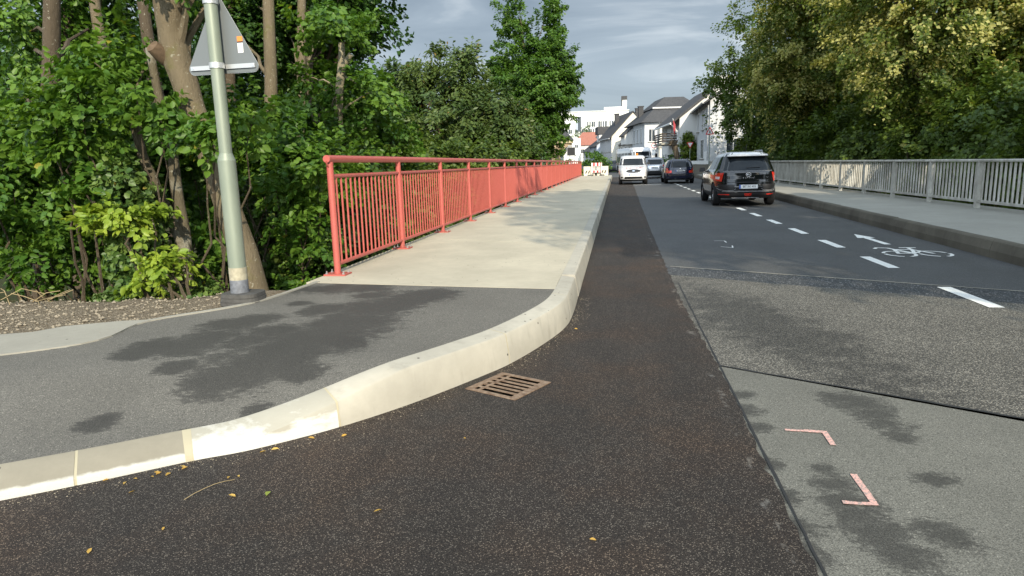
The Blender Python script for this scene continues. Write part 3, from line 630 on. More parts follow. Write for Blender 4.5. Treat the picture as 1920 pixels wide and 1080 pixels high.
# ------------------------------------------------------------------ red railing
RX = -2.985; RY0 = 6.78; SP = 2.262; NP = 24
RH = 1.235
RL = thing('bridge_railing', 'salmon red tubular bridge railing with upright bars along the concrete footway', 'railing', (RX, RY0, FZ))
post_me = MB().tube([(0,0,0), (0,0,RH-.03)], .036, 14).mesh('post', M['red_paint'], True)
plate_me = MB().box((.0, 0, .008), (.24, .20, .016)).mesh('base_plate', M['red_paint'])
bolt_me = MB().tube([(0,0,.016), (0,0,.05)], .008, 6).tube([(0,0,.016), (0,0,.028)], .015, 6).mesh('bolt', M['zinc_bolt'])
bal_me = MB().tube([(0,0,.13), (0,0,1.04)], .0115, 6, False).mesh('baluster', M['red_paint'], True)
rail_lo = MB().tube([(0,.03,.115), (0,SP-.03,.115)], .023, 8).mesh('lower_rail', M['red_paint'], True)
rail_up = MB().tube([(0,.03,1.055), (0,SP-.03,1.055)], .021, 8).mesh('upper_rail', M['red_paint'], True)
brk_me = [MB().tube([(0,k_*.03,RH-.085), (0,k_*.075,RH-.05), (0,k_*.085,RH-.02)], .009, 6).mesh('bracket', M['red_paint'], True) for k_ in (-1, 1)]
NB = 16; rest = MB(); cnt = 0
for i in range(NP):
    y = i*SP
    link('post', post_me, RL, (0, y, 0)); pt = link('base_plate', plate_me, RL, (0, y, 0))
    if i < 8:
        for sx in (-1, 1):
            for sy in (-1, 1): link('bolt', bolt_me, pt, (sx*.095, sy*.07, 0))
    if i < 12: [link('bracket', b_, RL, (0, y, 0)) for b_ in brk_me]
    if i < NP-1:
        link('lower_rail', rail_lo, RL, (0, y, 0)); link('upper_rail', rail_up, RL, (0, y, 0))
        for k in range(NB):
            yy = y+SP*(k+1)/(NB+1)
            if cnt < 288: link('baluster', bal_me, RL, (0, yy, 0)); cnt += 1
            else: rest.tube([(0, yy, .13), (0, yy, 1.04)], .0115, 5, False)
o = rest.build('balusters', M['red_paint'], RL, True); o['kind'] = 'stuff'
for i in range(0, NP-1, 2):
    a_ = i*SP-(.075 if i == 0 else -.002); b_ = min((i+2)*SP, (NP-1)*SP+.05)-.002
    MB().tube([(0, a_, RH), (0, b_, RH)], .039, 16).build('handrail', M['red_paint'], RL, True)

# ------------------------------------------------------------------ right railing
GX = 7.28; GY0 = -4.2; GS = 2.13; GN = 29
GL = thing('bridge_railing', 'weathered pale grey railing with flat uprights along the far pavement', 'railing', (GX, GY0, .232))
gp = MB().box((0,0,.47), (.09,.075,.94)).mesh('post', M['grey_rail']); gs = MB().box((0,0,.55), (.03,.030,.76)).mesh('slat', M['grey_rail'])
gl = MB().box((0,GS/2,.15), (.06,GS-.09,.05)).mesh('lower_rail', M['grey_rail']); rest = MB(); cnt = 0
for i in range(GN):
    y = i*GS
    link('post', gp, GL, (0, y, 0))
    if i < GN-1:
        link('lower_rail', gl, GL, (0, y, 0))
        MB().prism([(-.055, .94), (.055, .94), (.06, .97), (.045, .99), (-.045, .99), (-.06, .97)], 1, y+.002, y+GS-.002).build('handrail', M['grey_rail'], GL)
        for k in range(13):
            yy = y+GS*(k+.95)/13.9
            if 8 <= i and cnt < 260: link('slat', gs, GL, (0, yy, 0)); cnt += 1
            else: rest.box((0, yy, .55), (.03, .030, .76))
o = rest.build('slats', M['grey_rail'], GL); o['kind'] = 'stuff'

# ------------------------------------------------------------------ sign post seen from behind
pb = onz(452, 566, FZ-.02)
SG = thing('sign_post', 'grey steel post carrying a triangular traffic sign seen from behind', 'sign', (pb[0], pb[1], .2))
MB().tube([(0,0,.10), (0,0,1.26)], .075, 18).tube([(0,0,1.26), (0,0,1.32)], [.075, .054], 18).build('lower_tube', M['galv'], SG, True)
MB().tube([(0,0,1.31), (0,0,3.7)], .054, 18).build('upper_tube', M['galv'], SG, True)
MB().tube([(0,0,.22), (0,0,.33)], .0775, 18).build('worn_band', plain('peeling_cream_band', (.36, .33, .24), .8, var=.6, scale=26), SG, True)
MB().tube([(0,0,.10), (0,0,.22)], .0778, 18).build('tape_band', plain('silver_black_tape', (.16, .17, .19), .5, var=.8, scale=25), SG, True)
for z0_, rx_ in ((.0,.185),(.036,.178),(.072,.17)): MB().prism([(.03+rx_*math.copysign(abs(math.cos(a))**.6, math.cos(a)), .15*math.copysign(abs(math.sin(a))**.6, math.sin(a))) for a in [2*math.pi*k/24 for k in range(24)]], 2, z0_, z0_+.033).build('foot_plate', M['black_rubber'], SG)
# triangle: sign face looks away from the camera
tri = lambda z0, w_, h_: [(-w_/2, z0), (w_/2, z0), (0, z0+h_)]
def rounded(poly, r, n_=5):
    out_ = []
    for i, p in enumerate(poly):
        a = Vector(poly[i-1]); p = Vector(p); b = Vector(poly[(i+1) % len(poly)]); u = (a-p).normalized(); v = (b-p).normalized()
        half = u.angle(v)/2; d = r/math.tan(half); c = p+(u+v).normalized()*(r/math.sin(half)); s0 = p+u*d-c; s1 = p+v*d-c
        a0 = math.atan2(s0.y, s0.x); a1 = math.atan2(s1.y, s1.x); da = (a1-a0+math.pi) % (2*math.pi)-math.pi
        for k_ in range(n_+1): th = a0+da*k_/n_; out_.append((c.x+r*math.cos(th), c.y+r*math.sin(th)))
    return out_
TZ = 1.99
yaw_s = R_(-3)
def rot_s(p): return (p[0]*math.cos(yaw_s)-p[1]*math.sin(yaw_s), p[0]*math.sin(yaw_s)+p[1]*math.cos(yaw_s), p[2])
sp = MB().prism([(x+.01, z) for x, z in rounded(tri(TZ, .72, .66), .045)], 1, .072, .076).xf(rot_s).build('sign_plate', M['sign_back'], SG)
MB().prism([(x+.01, z) for x, z in rounded(tri(TZ-.004, .728, .668), .048)], 1, .0765, .079).xf(rot_s).build('rim', M['sign_edge'], sp)
MB().prism([(x+.01, z) for x, z in rounded(tri(TZ+.0, .71, .65), .045)], 1, .0795, .0815).xf(rot_s).build('sign_face', M['sign_red'], sp)
MB().box((.01, .064, TZ+.05), (.61, .014, .036)).xf(rot_s).build('crossbar', M['sign_edge'], sp)
for sx in (-1, 1): MB().tube([(.01+sx*.285, .055, TZ+.05), (.01+sx*.285, .065, TZ+.05)], .014, 8).xf(rot_s).build('rivet', M['zinc_bolt'], sp)
MB().tube([(0,0,TZ+.03), (0,0,TZ+.075)], .062, 16).build('clamp', M['sign_edge'], SG, True); MB().tube([(0,0,TZ+.54), (0,0,TZ+.58)], .062, 16).build('clamp', M['sign_edge'], SG, True)
MB().box((.19, .071, TZ+.20), (.05, .0016, .085)).xf(rot_s).build('sticker', M['white_paint'], sp)
MB().box((.19, .071, TZ+.267), (.05, .0016, .045)).xf(rot_s).build('sticker', M['orange'], sp)
MB().box((.19, .0708, TZ+.243), (.05, .0014, .012)).xf(rot_s).build('sticker_bar', M['ink'], sp)
#PART3
# ------------------------------------------------------------------ foliage
def unit(a): return a/np.maximum(np.linalg.norm(a, axis=-1, keepdims=True), 1e-9)
def leaf_mesh(name, P, D, N, L, W, tint, mat, round_=True):
    """real leaf blades: P base, D long axis, N normal, L length, W width"""
    n = len(P); D = unit(D); S = unit(np.cross(D, N)); N2 = np.cross(S, D); L = L[:, None]; W = W[:, None]
    if round_:
        pts = [P, P+D*L*.32+S*W*.46+N2*W*.14, P+D*L*.70+S*W*.36+N2*W*.08, P+D*L-N2*L*.10, P+D*L*.70-S*W*.36+N2*W*.08, P+D*L*.32-S*W*.46+N2*W*.14]
        k = 6; faces = [(0, 1, 2, 3), (0, 3, 4, 5)]
    else:
        pts = [P, P+D*L*.45+S*W*.5+N2*W*.12, P+D*L-N2*L*.08, P+D*L*.45-S*W*.5+N2*W*.12]; k = 4; faces = [(0, 1, 2), (0, 2, 3)]
    V = np.stack(pts, 1).reshape(-1, 3).astype(np.float32); fl = len(faces[0])
    idx = (np.arange(n)[:, None, None]*k+np.array(faces)[None]).reshape(-1).astype(np.int32); nf = n*2
    me = bpy.data.meshes.new(name); me.vertices.add(n*k); me.vertices.foreach_set('co', V.reshape(-1)); me.loops.add(nf*fl); me.loops.foreach_set('vertex_index', idx)
    me.polygons.add(nf); me.polygons.foreach_set('loop_start', (np.arange(nf)*fl).astype(np.int32)); me.update(calc_edges=True)
    a = me.attributes.new('tint', 'FLOAT', 'FACE'); a.data.foreach_set('value', np.repeat(tint, 2).astype(np.float32))
    me.materials.append(mat); return me
def clump_leaves(rng, blobs, n_clump, per, spread=.35, flat_=.45, leaf=(.09, .06), shell=.55, up=.45, droop=.25, density_out=True):
    """sprays of leaves round clump centres that fill the ellipsoids unevenly"""
    wts = np.array([b[3]*b[4]*b[5] for b in blobs])**.8; wts /= wts.sum(); ids = rng.choice(len(blobs), n_clump, p=wts); B = np.array(blobs, float)[ids]
    d = unit(rng.normal(size=(n_clump, 3))); r = (shell+(1-shell)*rng.random(n_clump))**1.0*np.where(rng.random(n_clump) < .2, rng.random(n_clump), 1.)
    r *= 1+rng.normal(0, .10, n_clump); C = B[:, :3]+d*r[:, None]*B[:, 3:6]
    sc = spread*(.55+.9*rng.random(n_clump)); ax = unit(d*np.array([1, 1, .5])+rng.normal(0, .45, (n_clump, 3)))   # branch axis, outwards
    m = n_clump*per; ci = np.repeat(np.arange(n_clump), per)
    u = rng.random(m)**.8; lat = rng.normal(0, .42, m)*(1.15-u); side = unit(np.cross(ax, np.array([0, 0, 1.])+.001))
    P = C[ci]+ax[ci]*(u*sc[ci]*1.7-sc[ci]*.6)[:, None]+side[ci]*(lat*sc[ci])[:, None]+np.array([0, 0, 1.])*(rng.normal(0, flat_*.5, m)*sc[ci]-droop*u*u*sc[ci])[:, None]
    D = ax[ci]*.7+side[ci]*np.sign(lat)[:, None]*.8+rng.normal(0, .35, (m, 3))-np.array([0, 0, .35]); N = np.array([0, 0, up])+d[ci]*.8+rng.normal(0, .42, (m, 3))
    sz = (.7+.6*rng.random(m)); ctint = rng.random(n_clump); tint = np.clip(.55*ctint[ci]+.45*rng.random(m), 0, 1); tint = (np.argsort(np.argsort(tint))+.5)/m*.75+.25*rng.random(m)
    return C, (P, D, N, leaf[0]*sz, leaf[1]*sz, np.clip(tint, 0, 1))
def pxblob(px, py, Y, rx, ry, rd):
    c = aty(px, py, Y); k = Y/F_PX*1.02; return (c[0], c[1], c[2], rx*k, rd, ry*k)
def wobble(a, b, n_=6, amp=.08):
    a = np.array(a, float); b = np.array(b, float); L = np.linalg.norm(b-a); out_ = []
    for i in range(n_+1):
        u = i/n_; out_.append(a+(b-a)*u+np.array([random.gauss(0, amp*L*.25)*math.sin(math.pi*u) for _ in range(3)])+np.array([0, 0, .08*L*math.sin(math.pi*u)]))
    return out_
def tree(name, label, trunk_pts, trunk_r, blobs, n_clump, per, leafm, barkm, cat='tree', group=None, limbs=10, seg=12, rnd=True, crown_name='crown', seed=1, root=None, limb_r=.35, **kw):
    rng = np.random.default_rng(seed); random.seed(seed)
    base = np.array(root if root is not None else trunk_pts[0], float); T = thing(name, label, cat, tuple(base), 0., group)
    tp = [np.array(p, float)-base for p in trunk_pts]; mb = MB().tube(catmull_n(tp), np.interp(np.linspace(0, 1, len(catmull_n(tp))), np.linspace(0, 1, len(trunk_r)), trunk_r).tolist(), seg)
    C, data = clump_leaves(rng, [tuple(np.array(b)-np.array([*base, 0, 0, 0])) for b in blobs], n_clump, per, **kw)
    if limbs:
        for i in rng.choice(len(C), min(limbs, len(C)), replace=False):
            c = C[i]; k = rng.uniform(.45, 1.); j = min(int(k*(len(tp)-1)), len(tp)-1); a = tp[j]
            lo = [q for q in tp if q[2] < c[2]-.1]; a = lo[-1] if lo and rng.random() < .7 else a
            r0 = float(np.interp(j/(len(tp)-1), np.linspace(0, 1, len(trunk_r)), trunk_r))*limb_r
            mb.tube(wobble(a, c, 6), np.linspace(r0, max(.006, r0*.15), 7).tolist(), 6)
    mb.build('trunk', barkm, T, True); me = leaf_mesh(crown_name, *data, leafm, rnd); link(crown_name, me, T); return T
def catmull_n(P, n=6):
    if len(P) < 3: return [np.array(p) for p in P]
    Q = [2*P[0]-P[1]]+list(P)+[2*P[-1]-P[-2]]; out_ = []
    for i in range(1, len(Q)-2):
        for k in range(n):
            u = k/n; a, b, c, d = Q[i-1], Q[i], Q[i+1], Q[i+2]; out_.append(.5*((2*b)+(-a+c)*u+(2*a-5*b+4*c-d)*u*u+(-a+3*b-3*c+d)*u**3))
    out_.append(Q[-2]); return out_
def pxline(pts, Y, dY=0.): return [aty(x, y, Y+dY*i/(max(1, len(pts)-1))) for i, (x, y, *_) in enumerate(pts)]
def pxr(pts, Y): return [p[2]/2/F_PX*Y*1.03 for p in pts]

WL = 'woodland trees beside the pavement'
# big leaning olive-grey trunk behind the sign post
b1 = [(492,600,66),(478,557,60),(468,515,56),(455,468,54),(427,388,48),(404,320,46),(378,244,44),(360,200,46),(347,155,48),(330,105,52),(320,56,46),(313,0,50),(303,-60,40),(296,-150,34)]
T1 = tree('woodland_tree', 'thick leaning olive-grey trunk directly behind the sign post', pxline(b1, 6.9), pxr(b1, 6.9), [pxblob(330,-180,7.2,260,120,1.6)], 150, 70, M['leaf_beech'], M['bark_beech'], group=WL, limbs=12, seg=18, seed=11, leaf=(.085,.06))
stub = MB().tube([aty(318,110,6.9), aty(300,100,6.78), aty(285,86,6.7)], [.11,.085,.07], 12)
stub.xf(lambda p: tuple(np.array(p)-np.array(T1.location))); stub.build('broken_stub', M['cut_wood'], T1, True)
# lichen covered twin trunk
b2 = [(346,590,36),(346,545,33),(348,500,32),(345,478,32),(338,445,25),(318,402,22),(297,362,21),(284,330,20),(268,295,19),(262,270,18),(240,200,16)]
T2 = tree('woodland_tree', 'forked trunk blotched white with lichen beside the ivy-clad stem', pxline(b2, 6.9), pxr(b2, 6.9), [pxblob(235,120,7.1,70,80,.6)], 26, 55, M['leaf_beech'], M['bark_lichen'], group=WL, limbs=3, seed=12, leaf=(.085,.06))
b2b = [(347,480,28),(346,440,24),(336,385,22),(329,340,22),(325,300,20),(318,250,18),(300,190,16),(280,90,15)]
fk = MB().tube(catmull_n(pxline(b2b, 6.95)), np.interp(np.linspace(0, 1, 43), np.linspace(0, 1, 8), pxr(b2b, 6.95)).tolist(), 12); fk.xf(lambda p: tuple(np.array(p)-np.array(T2.location))); fk.build('fork', M['bark_lichen'], T2, True)
# ivy stem
b3 = [(258,600,40),(256,540,36),(252,470,32),(246,420,22),(242,380,14),(238,340,6)]
tree('ivy_clad_tree', 'tree stem wrapped in pale ivy leaves at the verge', pxline(b3, 6.6), pxr(b3, 6.6), [pxblob(256,540,6.45,40,42,.22), pxblob(252,470,6.45,40,50,.2), pxblob(246,400,6.45,38,44,.2), pxblob(238,345,6.5,34,40,.2)], 170, 26, M['leaf_ivy'], M['bark_lichen'], group=WL, limbs=4, seed=13, leaf=(.065,.06), spread=.14, up=.1, shell=.7)
# further trunks in the wood
for i, (pts, Y, mt_, lab, blobs, nc, lm) in enumerate([
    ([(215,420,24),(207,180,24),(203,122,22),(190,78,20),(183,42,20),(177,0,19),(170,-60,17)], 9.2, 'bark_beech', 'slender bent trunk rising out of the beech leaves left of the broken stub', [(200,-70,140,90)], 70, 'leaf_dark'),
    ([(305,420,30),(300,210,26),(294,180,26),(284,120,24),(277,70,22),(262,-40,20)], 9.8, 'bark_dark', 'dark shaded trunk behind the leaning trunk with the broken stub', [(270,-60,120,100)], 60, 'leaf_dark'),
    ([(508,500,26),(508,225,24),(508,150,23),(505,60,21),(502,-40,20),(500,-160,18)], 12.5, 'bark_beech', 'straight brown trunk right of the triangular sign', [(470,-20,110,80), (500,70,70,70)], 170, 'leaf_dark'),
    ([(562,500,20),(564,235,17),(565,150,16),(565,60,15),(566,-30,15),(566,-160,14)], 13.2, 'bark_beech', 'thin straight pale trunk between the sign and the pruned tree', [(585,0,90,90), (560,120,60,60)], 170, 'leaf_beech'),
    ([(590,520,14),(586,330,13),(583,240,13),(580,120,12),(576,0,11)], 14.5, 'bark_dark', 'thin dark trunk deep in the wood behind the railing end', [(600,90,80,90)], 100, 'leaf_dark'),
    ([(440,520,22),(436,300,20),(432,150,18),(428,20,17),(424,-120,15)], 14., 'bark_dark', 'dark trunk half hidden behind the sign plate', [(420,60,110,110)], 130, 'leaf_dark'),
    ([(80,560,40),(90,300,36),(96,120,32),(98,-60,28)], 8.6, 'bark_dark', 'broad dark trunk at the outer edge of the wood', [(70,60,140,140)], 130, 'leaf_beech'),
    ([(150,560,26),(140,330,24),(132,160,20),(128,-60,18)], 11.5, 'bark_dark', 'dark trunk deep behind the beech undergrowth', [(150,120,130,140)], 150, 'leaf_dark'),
    ]):
    tree('woodland_tree', lab, pxline(pts, Y), pxr(pts, Y), [pxblob(b[0], b[1], Y+2.6, b[2], b[3], 1.5) for b in blobs], nc, 65, M[lm], M[mt_], group=WL, limbs=9, seed=20+i, leaf=(.10,.07), spread=.42)
# pruned pale trunk with lopped branch
b7 = [(634,470,17),(634,290,16),(635,220,16),(636,172,15),(639,140,15),(641,105,12),(640,80,11)]
TP = tree('pruned_tree', 'pale pruned trunk with a lopped side branch above the red handrail', pxline(b7, 11.5), pxr(b7, 11.5), [pxblob(620,50,11.6,70,40,.9), pxblob(690,190,11.8,60,60,.8), pxblob(600,190,11.8,50,70,.8), pxblob(670,270,11.8,60,40,.8)], 120, 50, M['leaf_beech'], M['bark_pruned'], group=WL, limbs=8, seed=40, leaf=(.10,.075), spread=.3)
mb = MB().tube([aty(639,135,11.5), aty(648,118,11.45), aty(658,102,11.4)], [.058,.05,.045], 10); mb.xf(lambda p: tuple(np.array(p)-np.array(TP.location))); mb.build('lopped_branch', M['bark_pruned'], TP, True)
# tall canopy tree whose crown hangs in the top of the picture
tp_ = [aty(600,500,16), aty(600,200,16), aty(598,0,16), aty(596,-250,16)]
tree('woodland_tree', 'tall dark-leaved tree whose crown stands against the sky above the pruned trunk', tp_, [.2,.17,.14,.08], [pxblob(640,-10,15.6,85,70,2.), pxblob(600,-110,15.6,150,90,2.5), pxblob(670,60,15.4,48,50,1.), pxblob(540,40,15.8,60,70,1.5)], 260, 75, M['leaf_dark'], M['bark_dark'], group=WL, limbs=14, seed=41, leaf=(.13,.10), spread=.5)

# understorey: beech bushes with stems
def bush(name, label, base, blobs, n_clump, per, leafm, group, seed, cat='bush', barkm='bark_dark', stems=6, rnd=True, **kw):
    rng = np.random.default_rng(seed); random.seed(seed); base = np.array(base, float); T = thing(name, label, cat, tuple(base), 0., group)
    C, data = clump_leaves(rng, [tuple(np.array(b)-np.array([*base, 0, 0, 0])) for b in blobs], n_clump, per, **kw)
    for i in rng.choice(len(C), min(stems, len(C)), replace=False):
        MB().tube(wobble((rng.normal(0, .1), rng.normal(0, .1), -.1), C[i], 7, .12), np.linspace(.022, .004, 8).tolist(), 5).build('stem', M[barkm], T, True)
    link('foliage', leaf_mesh('foliage', *data, M[leafm], rnd), T); return T
UG = 'beech undergrowth at the edge of the wood'
def below_z(px, Y): x = aty(px, 400, Y)[0]; return (x, Y, float(tz(np.array(x), np.array(Y))))
B = [
 ('beech bush with layered mid-green leaves spreading in front of the thin bent trunk', 215, 8.1, [(190,230,110,85,.6),(250,280,90,60,.6),(150,330,80,60,.6)], 190, 'leaf_beech'),
 ('leafy bush with hanging branches left of the ivy-clad stem', 150, 7.9, [(150,430,75,70,.6),(175,510,60,45,.4),(90,380,80,90,.7)], 170, 'leaf_beech'),
 ('leafy bush between the ivy-clad stem and the sign post', 400, 8.8, [(395,300,50,60,.5),(400,420,40,60,.4),(390,510,40,40,.35),(300,300,60,60,.5)], 130, 'leaf_beech'),
 ('beech bush spreading behind the sign post above the railing end', 470, 8.6, [(470,260,85,50,.6),(440,215,70,40,.5),(540,290,70,50,.6)], 170, 'leaf_beech'),
 ('dense beech bush just left of the first red railing post', 560, 8.9, [(560,370,70,70,.6),(575,450,60,60,.5),(540,510,55,40,.4),(600,320,60,60,.6)], 210, 'leaf_beech'),
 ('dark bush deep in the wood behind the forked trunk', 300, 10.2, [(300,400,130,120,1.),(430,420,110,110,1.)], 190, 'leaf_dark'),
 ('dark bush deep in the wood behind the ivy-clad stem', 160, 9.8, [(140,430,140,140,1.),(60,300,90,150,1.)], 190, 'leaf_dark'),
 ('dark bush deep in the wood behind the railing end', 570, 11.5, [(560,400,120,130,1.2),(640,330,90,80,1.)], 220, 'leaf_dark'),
 ('tall bush at the outer end of the verge', 30, 7.2, [(20,400,90,130,.8),(40,230,90,90,.8)], 170, 'leaf_beech'),
]
for i, (lab, px, Y, bl, nc, lm) in enumerate(B):
    bush('beech_bush', lab, below_z(px, Y), [pxblob(a, b, Y, c, d, rd) for a, b, c, d, rd in bl], int(nc*.66), 54, lm, UG, 60+i, leaf=(.088,.062), spread=.32, flat_=.26)
bush('sapling', 'young sapling with yellow-green leaves reaching out before the forked trunk', (-4.75, 6.3, .1), [pxblob(235,400,6.3,62,20,.18), pxblob(180,415,6.2,35,18,.12), pxblob(285,382,6.3,22,14,.1)], 34, 28, 'leaf_bright', None, 80, leaf=(.085,.055), spread=.18, flat_=.3, stems=5)
bush('sapling', 'low sapling with yellow-green leaves at the foot of the forked trunk', (-4.3, 6.1, .1), [pxblob(310,490,6.1,40,26,.15), pxblob(285,520,6.1,40,22,.15)], 24, 24, 'leaf_bright', None, 81, leaf=(.08,.05), spread=.15, flat_=.3, stems=5)
bush('ivy_patch', 'dark ivy creeping on the ground at the foot of the leaning trunk', (-4.1, 6.3, -.1), [pxblob(390,552,6.4,45,16,.2), pxblob(250,562,6.3,70,14,.25)], 50, 30, 'leaf_ivy', None, 82, leaf=(.05,.045), spread=.13, stems=3, cat='ivy')
bush('shade_plant', 'low green leaves in the shade between edging and red railing end', (-3.5, 7.4, -.5), [pxblob(565,540,7.6,34,18,.25), pxblob(535,545,7.6,24,16,.2)], 30, 30, 'leaf_beech', None, 83, leaf=(.07,.05), spread=.16, stems=3)
# bushes in the valley behind the red railing
for i, (Y, X, z, rx, rz, nc) in enumerate([(9.5,-4.6,-.3,1.1,1.6,110),(11.5,-5.2,.0,1.3,1.7,130),(14,-5.6,-.2,1.4,1.6,120),(17,-6.0,0,1.6,1.7,120),(20.5,-6.2,-.2,1.7,1.7,120),(24.5,-6.8,0,1.9,1.9,120),(29,-7.2,0,2.0,2.0,120),(34,-7.3,-.2,2.1,2.0,110),(40,-7.8,-.1,2.3,2.1,110),(47,-8.4,-.1,2.5,2.1,110),(54,-8.8,-.3,2.6,1.8,110)]):
    bush('valley_bush', '%s bush along the outer side of the red railing, counting from its end post' % ORD[i], (X, Y, float(tz(np.array(X), np.array(Y)))), [(X, Y, z-.3, rx*.9, rx, rz), (X-rx*.6, Y+.5*rx, z+.2, rx, rx, rz)], nc, 50, 'leaf_chestnut' if i < 2 else 'leaf_shrub', 'bushes along the red railing', 100+i, leaf=(.10+.003*Y, .07+.0022*Y), spread=.4+.01*Y)

# middle distance trees left
Yc = 30
tree('chestnut_tree', 'broad olive-brown chestnut with browning leaves behind the red railing', [aty(820,420,Yc), aty(822,300,Yc), aty(828,220,Yc), aty(832,150,Yc)], [.32,.28,.2,.08],
     [pxblob(820,215,Yc,110,80,2.4), pxblob(745,215,Yc,60,70,1.8), pxblob(900,215,Yc,75,65,2.), pxblob(832,125,Yc,62,40,1.3), pxblob(768,150,Yc,45,38,1.2), pxblob(940,250,Yc,70,50,1.8), pxblob(760,275,Yc,80,40,2.)], 460, 115, M['leaf_chestnut'], M['bark_dark'], limbs=16, seed=200, leaf=(.20,.09), spread=.6, rnd=False, droop=.5)
Yc = 27
bush('dark_shrub', 'dense dark green shrub mass under the chestnut behind the red railing', (*aty(800,420,Yc)[:2], -4.), [pxblob(760,300,Yc-1,110,40,1.8), pxblob(870,300,Yc,110,40,1.8), pxblob(925,300,Yc+4,50,40,1.4), pxblob(690,270,Yc-6,60,60,1.5)], 260, 80, 'leaf_shrub', None, 201, leaf=(.16,.11), spread=.55, stems=8)
Yc = 41
tree('hornbeam', 'tall bright green twin-topped tree at the far end of the red railing', [aty(1005,430,Yc), aty(1005,300,Yc), aty(1000,200,Yc), aty(992,150,Yc), aty(985,110,Yc)], [.35,.3,.2,.12,.05],
     [pxblob(1000,180,Yc,72,75,2.6), pxblob(953,115,Yc,30,50,1.6), pxblob(963,40,Yc,16,50,1.), pxblob(1035,60,Yc,14,60,.9), pxblob(1035,140,Yc,42,60,1.6), pxblob(990,255,Yc,55,50,2.4), pxblob(1042,190,Yc,26,40,1.4), pxblob(1022,250,Yc,28,45,1.4), pxblob(998,95,Yc,24,40,1.2), pxblob(1032,5,Yc,8,30,.7), pxblob(958,5,Yc,9,30,.7)], 640, 130, M['leaf_hornbeam'], M['bark_dark'], limbs=26, seed=202, leaf=(.17,.10), spread=.58, rnd=False, flat_=.25, droop=-.3)
tree('woodland_tree', 'green tree filling the gap between the wood and the chestnut', [aty(690,420,21), aty(690,250,21), aty(695,150,21)], [.2,.16,.08], [pxblob(690,220,21,55,75,1.6), pxblob(650,180,21,50,80,1.6), pxblob(720,270,21,60,50,1.5), pxblob(600,230,20,90,90,1.6)], 220, 70, M['leaf_beech'], M['bark_dark'], group=WL, limbs=9, seed=203, leaf=(.15,.11), spread=.5, rnd=False)
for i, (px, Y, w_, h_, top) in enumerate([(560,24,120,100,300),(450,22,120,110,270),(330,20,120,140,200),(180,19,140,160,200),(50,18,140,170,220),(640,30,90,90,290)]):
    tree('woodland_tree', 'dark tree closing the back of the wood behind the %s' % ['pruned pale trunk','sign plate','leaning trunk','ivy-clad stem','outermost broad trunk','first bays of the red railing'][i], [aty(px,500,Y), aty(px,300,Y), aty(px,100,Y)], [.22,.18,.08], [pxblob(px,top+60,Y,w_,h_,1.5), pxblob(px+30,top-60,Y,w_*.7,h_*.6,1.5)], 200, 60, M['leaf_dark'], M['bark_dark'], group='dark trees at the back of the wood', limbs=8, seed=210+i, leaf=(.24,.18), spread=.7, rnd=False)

# ------------------------------------------------------------------ right side trees
RT = 'trees along the far side of the bridge'
def rtree(lab, x, y, h, blobs, nc, per, lm, seed, leaf, spread=.6, limbs=18, **kw):
    z0 = float(tz(np.array(x), np.array(y)))
    return tree('lime_tree' if 'lime' in lab else 'roadside_tree', lab, [(x,y,z0-.2),(x+.1,y,z0+h*.3),(x-.1,y+.2,z0+h*.6),(x+.1,y,z0+h*.95)], [.3,.26,.18,.05], blobs, nc, per, M[lm], M['bark_dark'], group=RT, limbs=limbs, seed=seed, leaf=leaf, spread=spread, rnd=False, **kw)
rtree('big lime tree with pale yellow-green bracts behind the grey railing', 11.4, 25, 14, [(11.4,25,7.,4.2,4.5,4.),(9.2,24,5.2,2.6,3,2.6),(13.5,23.5,5.5,3,3,3.),(9.8,27.5,8.5,3,3,3),(12,24,10.5,3.5,4,3)], 1300, 130, 'leaf_lime', 300, (.115,.085), .58, droop=.5)
rtree('second lime tree with yellowish leaves overhanging the pavement', 10.2, 36, 14, [(10.2,36,6.5,3.6,4,3.8),(8.3,35,5.6,2.3,3,2.4),(10.2,35,9.8,3.2,3.6,3),(7.8,33,8.6,1.6,2,1.6)], 900, 120, 'leaf_lime', 301, (.13,.095), .64, droop=.5)
rtree('slim loose-topped green tree beside the houses at the bridge end', 9.6, 46, 13, [(8.6,46,9.2,1.5,1.6,3.2),(7.6,46,6.,2.,2.,1.9),(9.6,46,5.5,2.6,2.6,2.6),(6.4,46,6.9,1.2,1.2,1.1),(8.2,46,4.,1.9,2.,1.4)], 300, 60, 'leaf_shrub', 302, (.2,.12), .75, droop=.2)
rtree('dark green tree standing behind the big lime', 17, 30, 15, [(17,30,7,4,4,5.5),(15.5,27,5,2.5,2.5,3)], 420, 65, 'leaf_beech', 303, (.2,.15), .7)
rtree('leafy tree on the bank beside the near end of the grey railing', 12.2, 14, 8, [(12.4,13,3.6,2.6,3.,2.6),(13.5,17,2.8,2.5,2.5,2.4)], 380, 65, 'leaf_shrub', 304, (.16,.12), .6)
rtree('leafy tree on the bank shading the carriageway', 9.6, 2.5, 14, [(9.8,2.8,6.2,2.6,3.2,2.6),(6.6,2.4,11.,3.2,3.0,2.6),(10.5,7,5.5,2.4,2.4,2.4)], 900, 65, 'leaf_shrub', 305, (.16,.12), .6)
rtree('leafy tree on the bank behind the viewpoint', 9.4, -4.4, 15, [(9.3,-3.4,6.3,2.8,3.0,2.7),(7.2,-4.8,10.8,3.3,3.0,2.7),(11.5,-4.4,8,2.6,2.6,2.4)], 900, 65, 'leaf_shrub', 306, (.16,.12), .6)
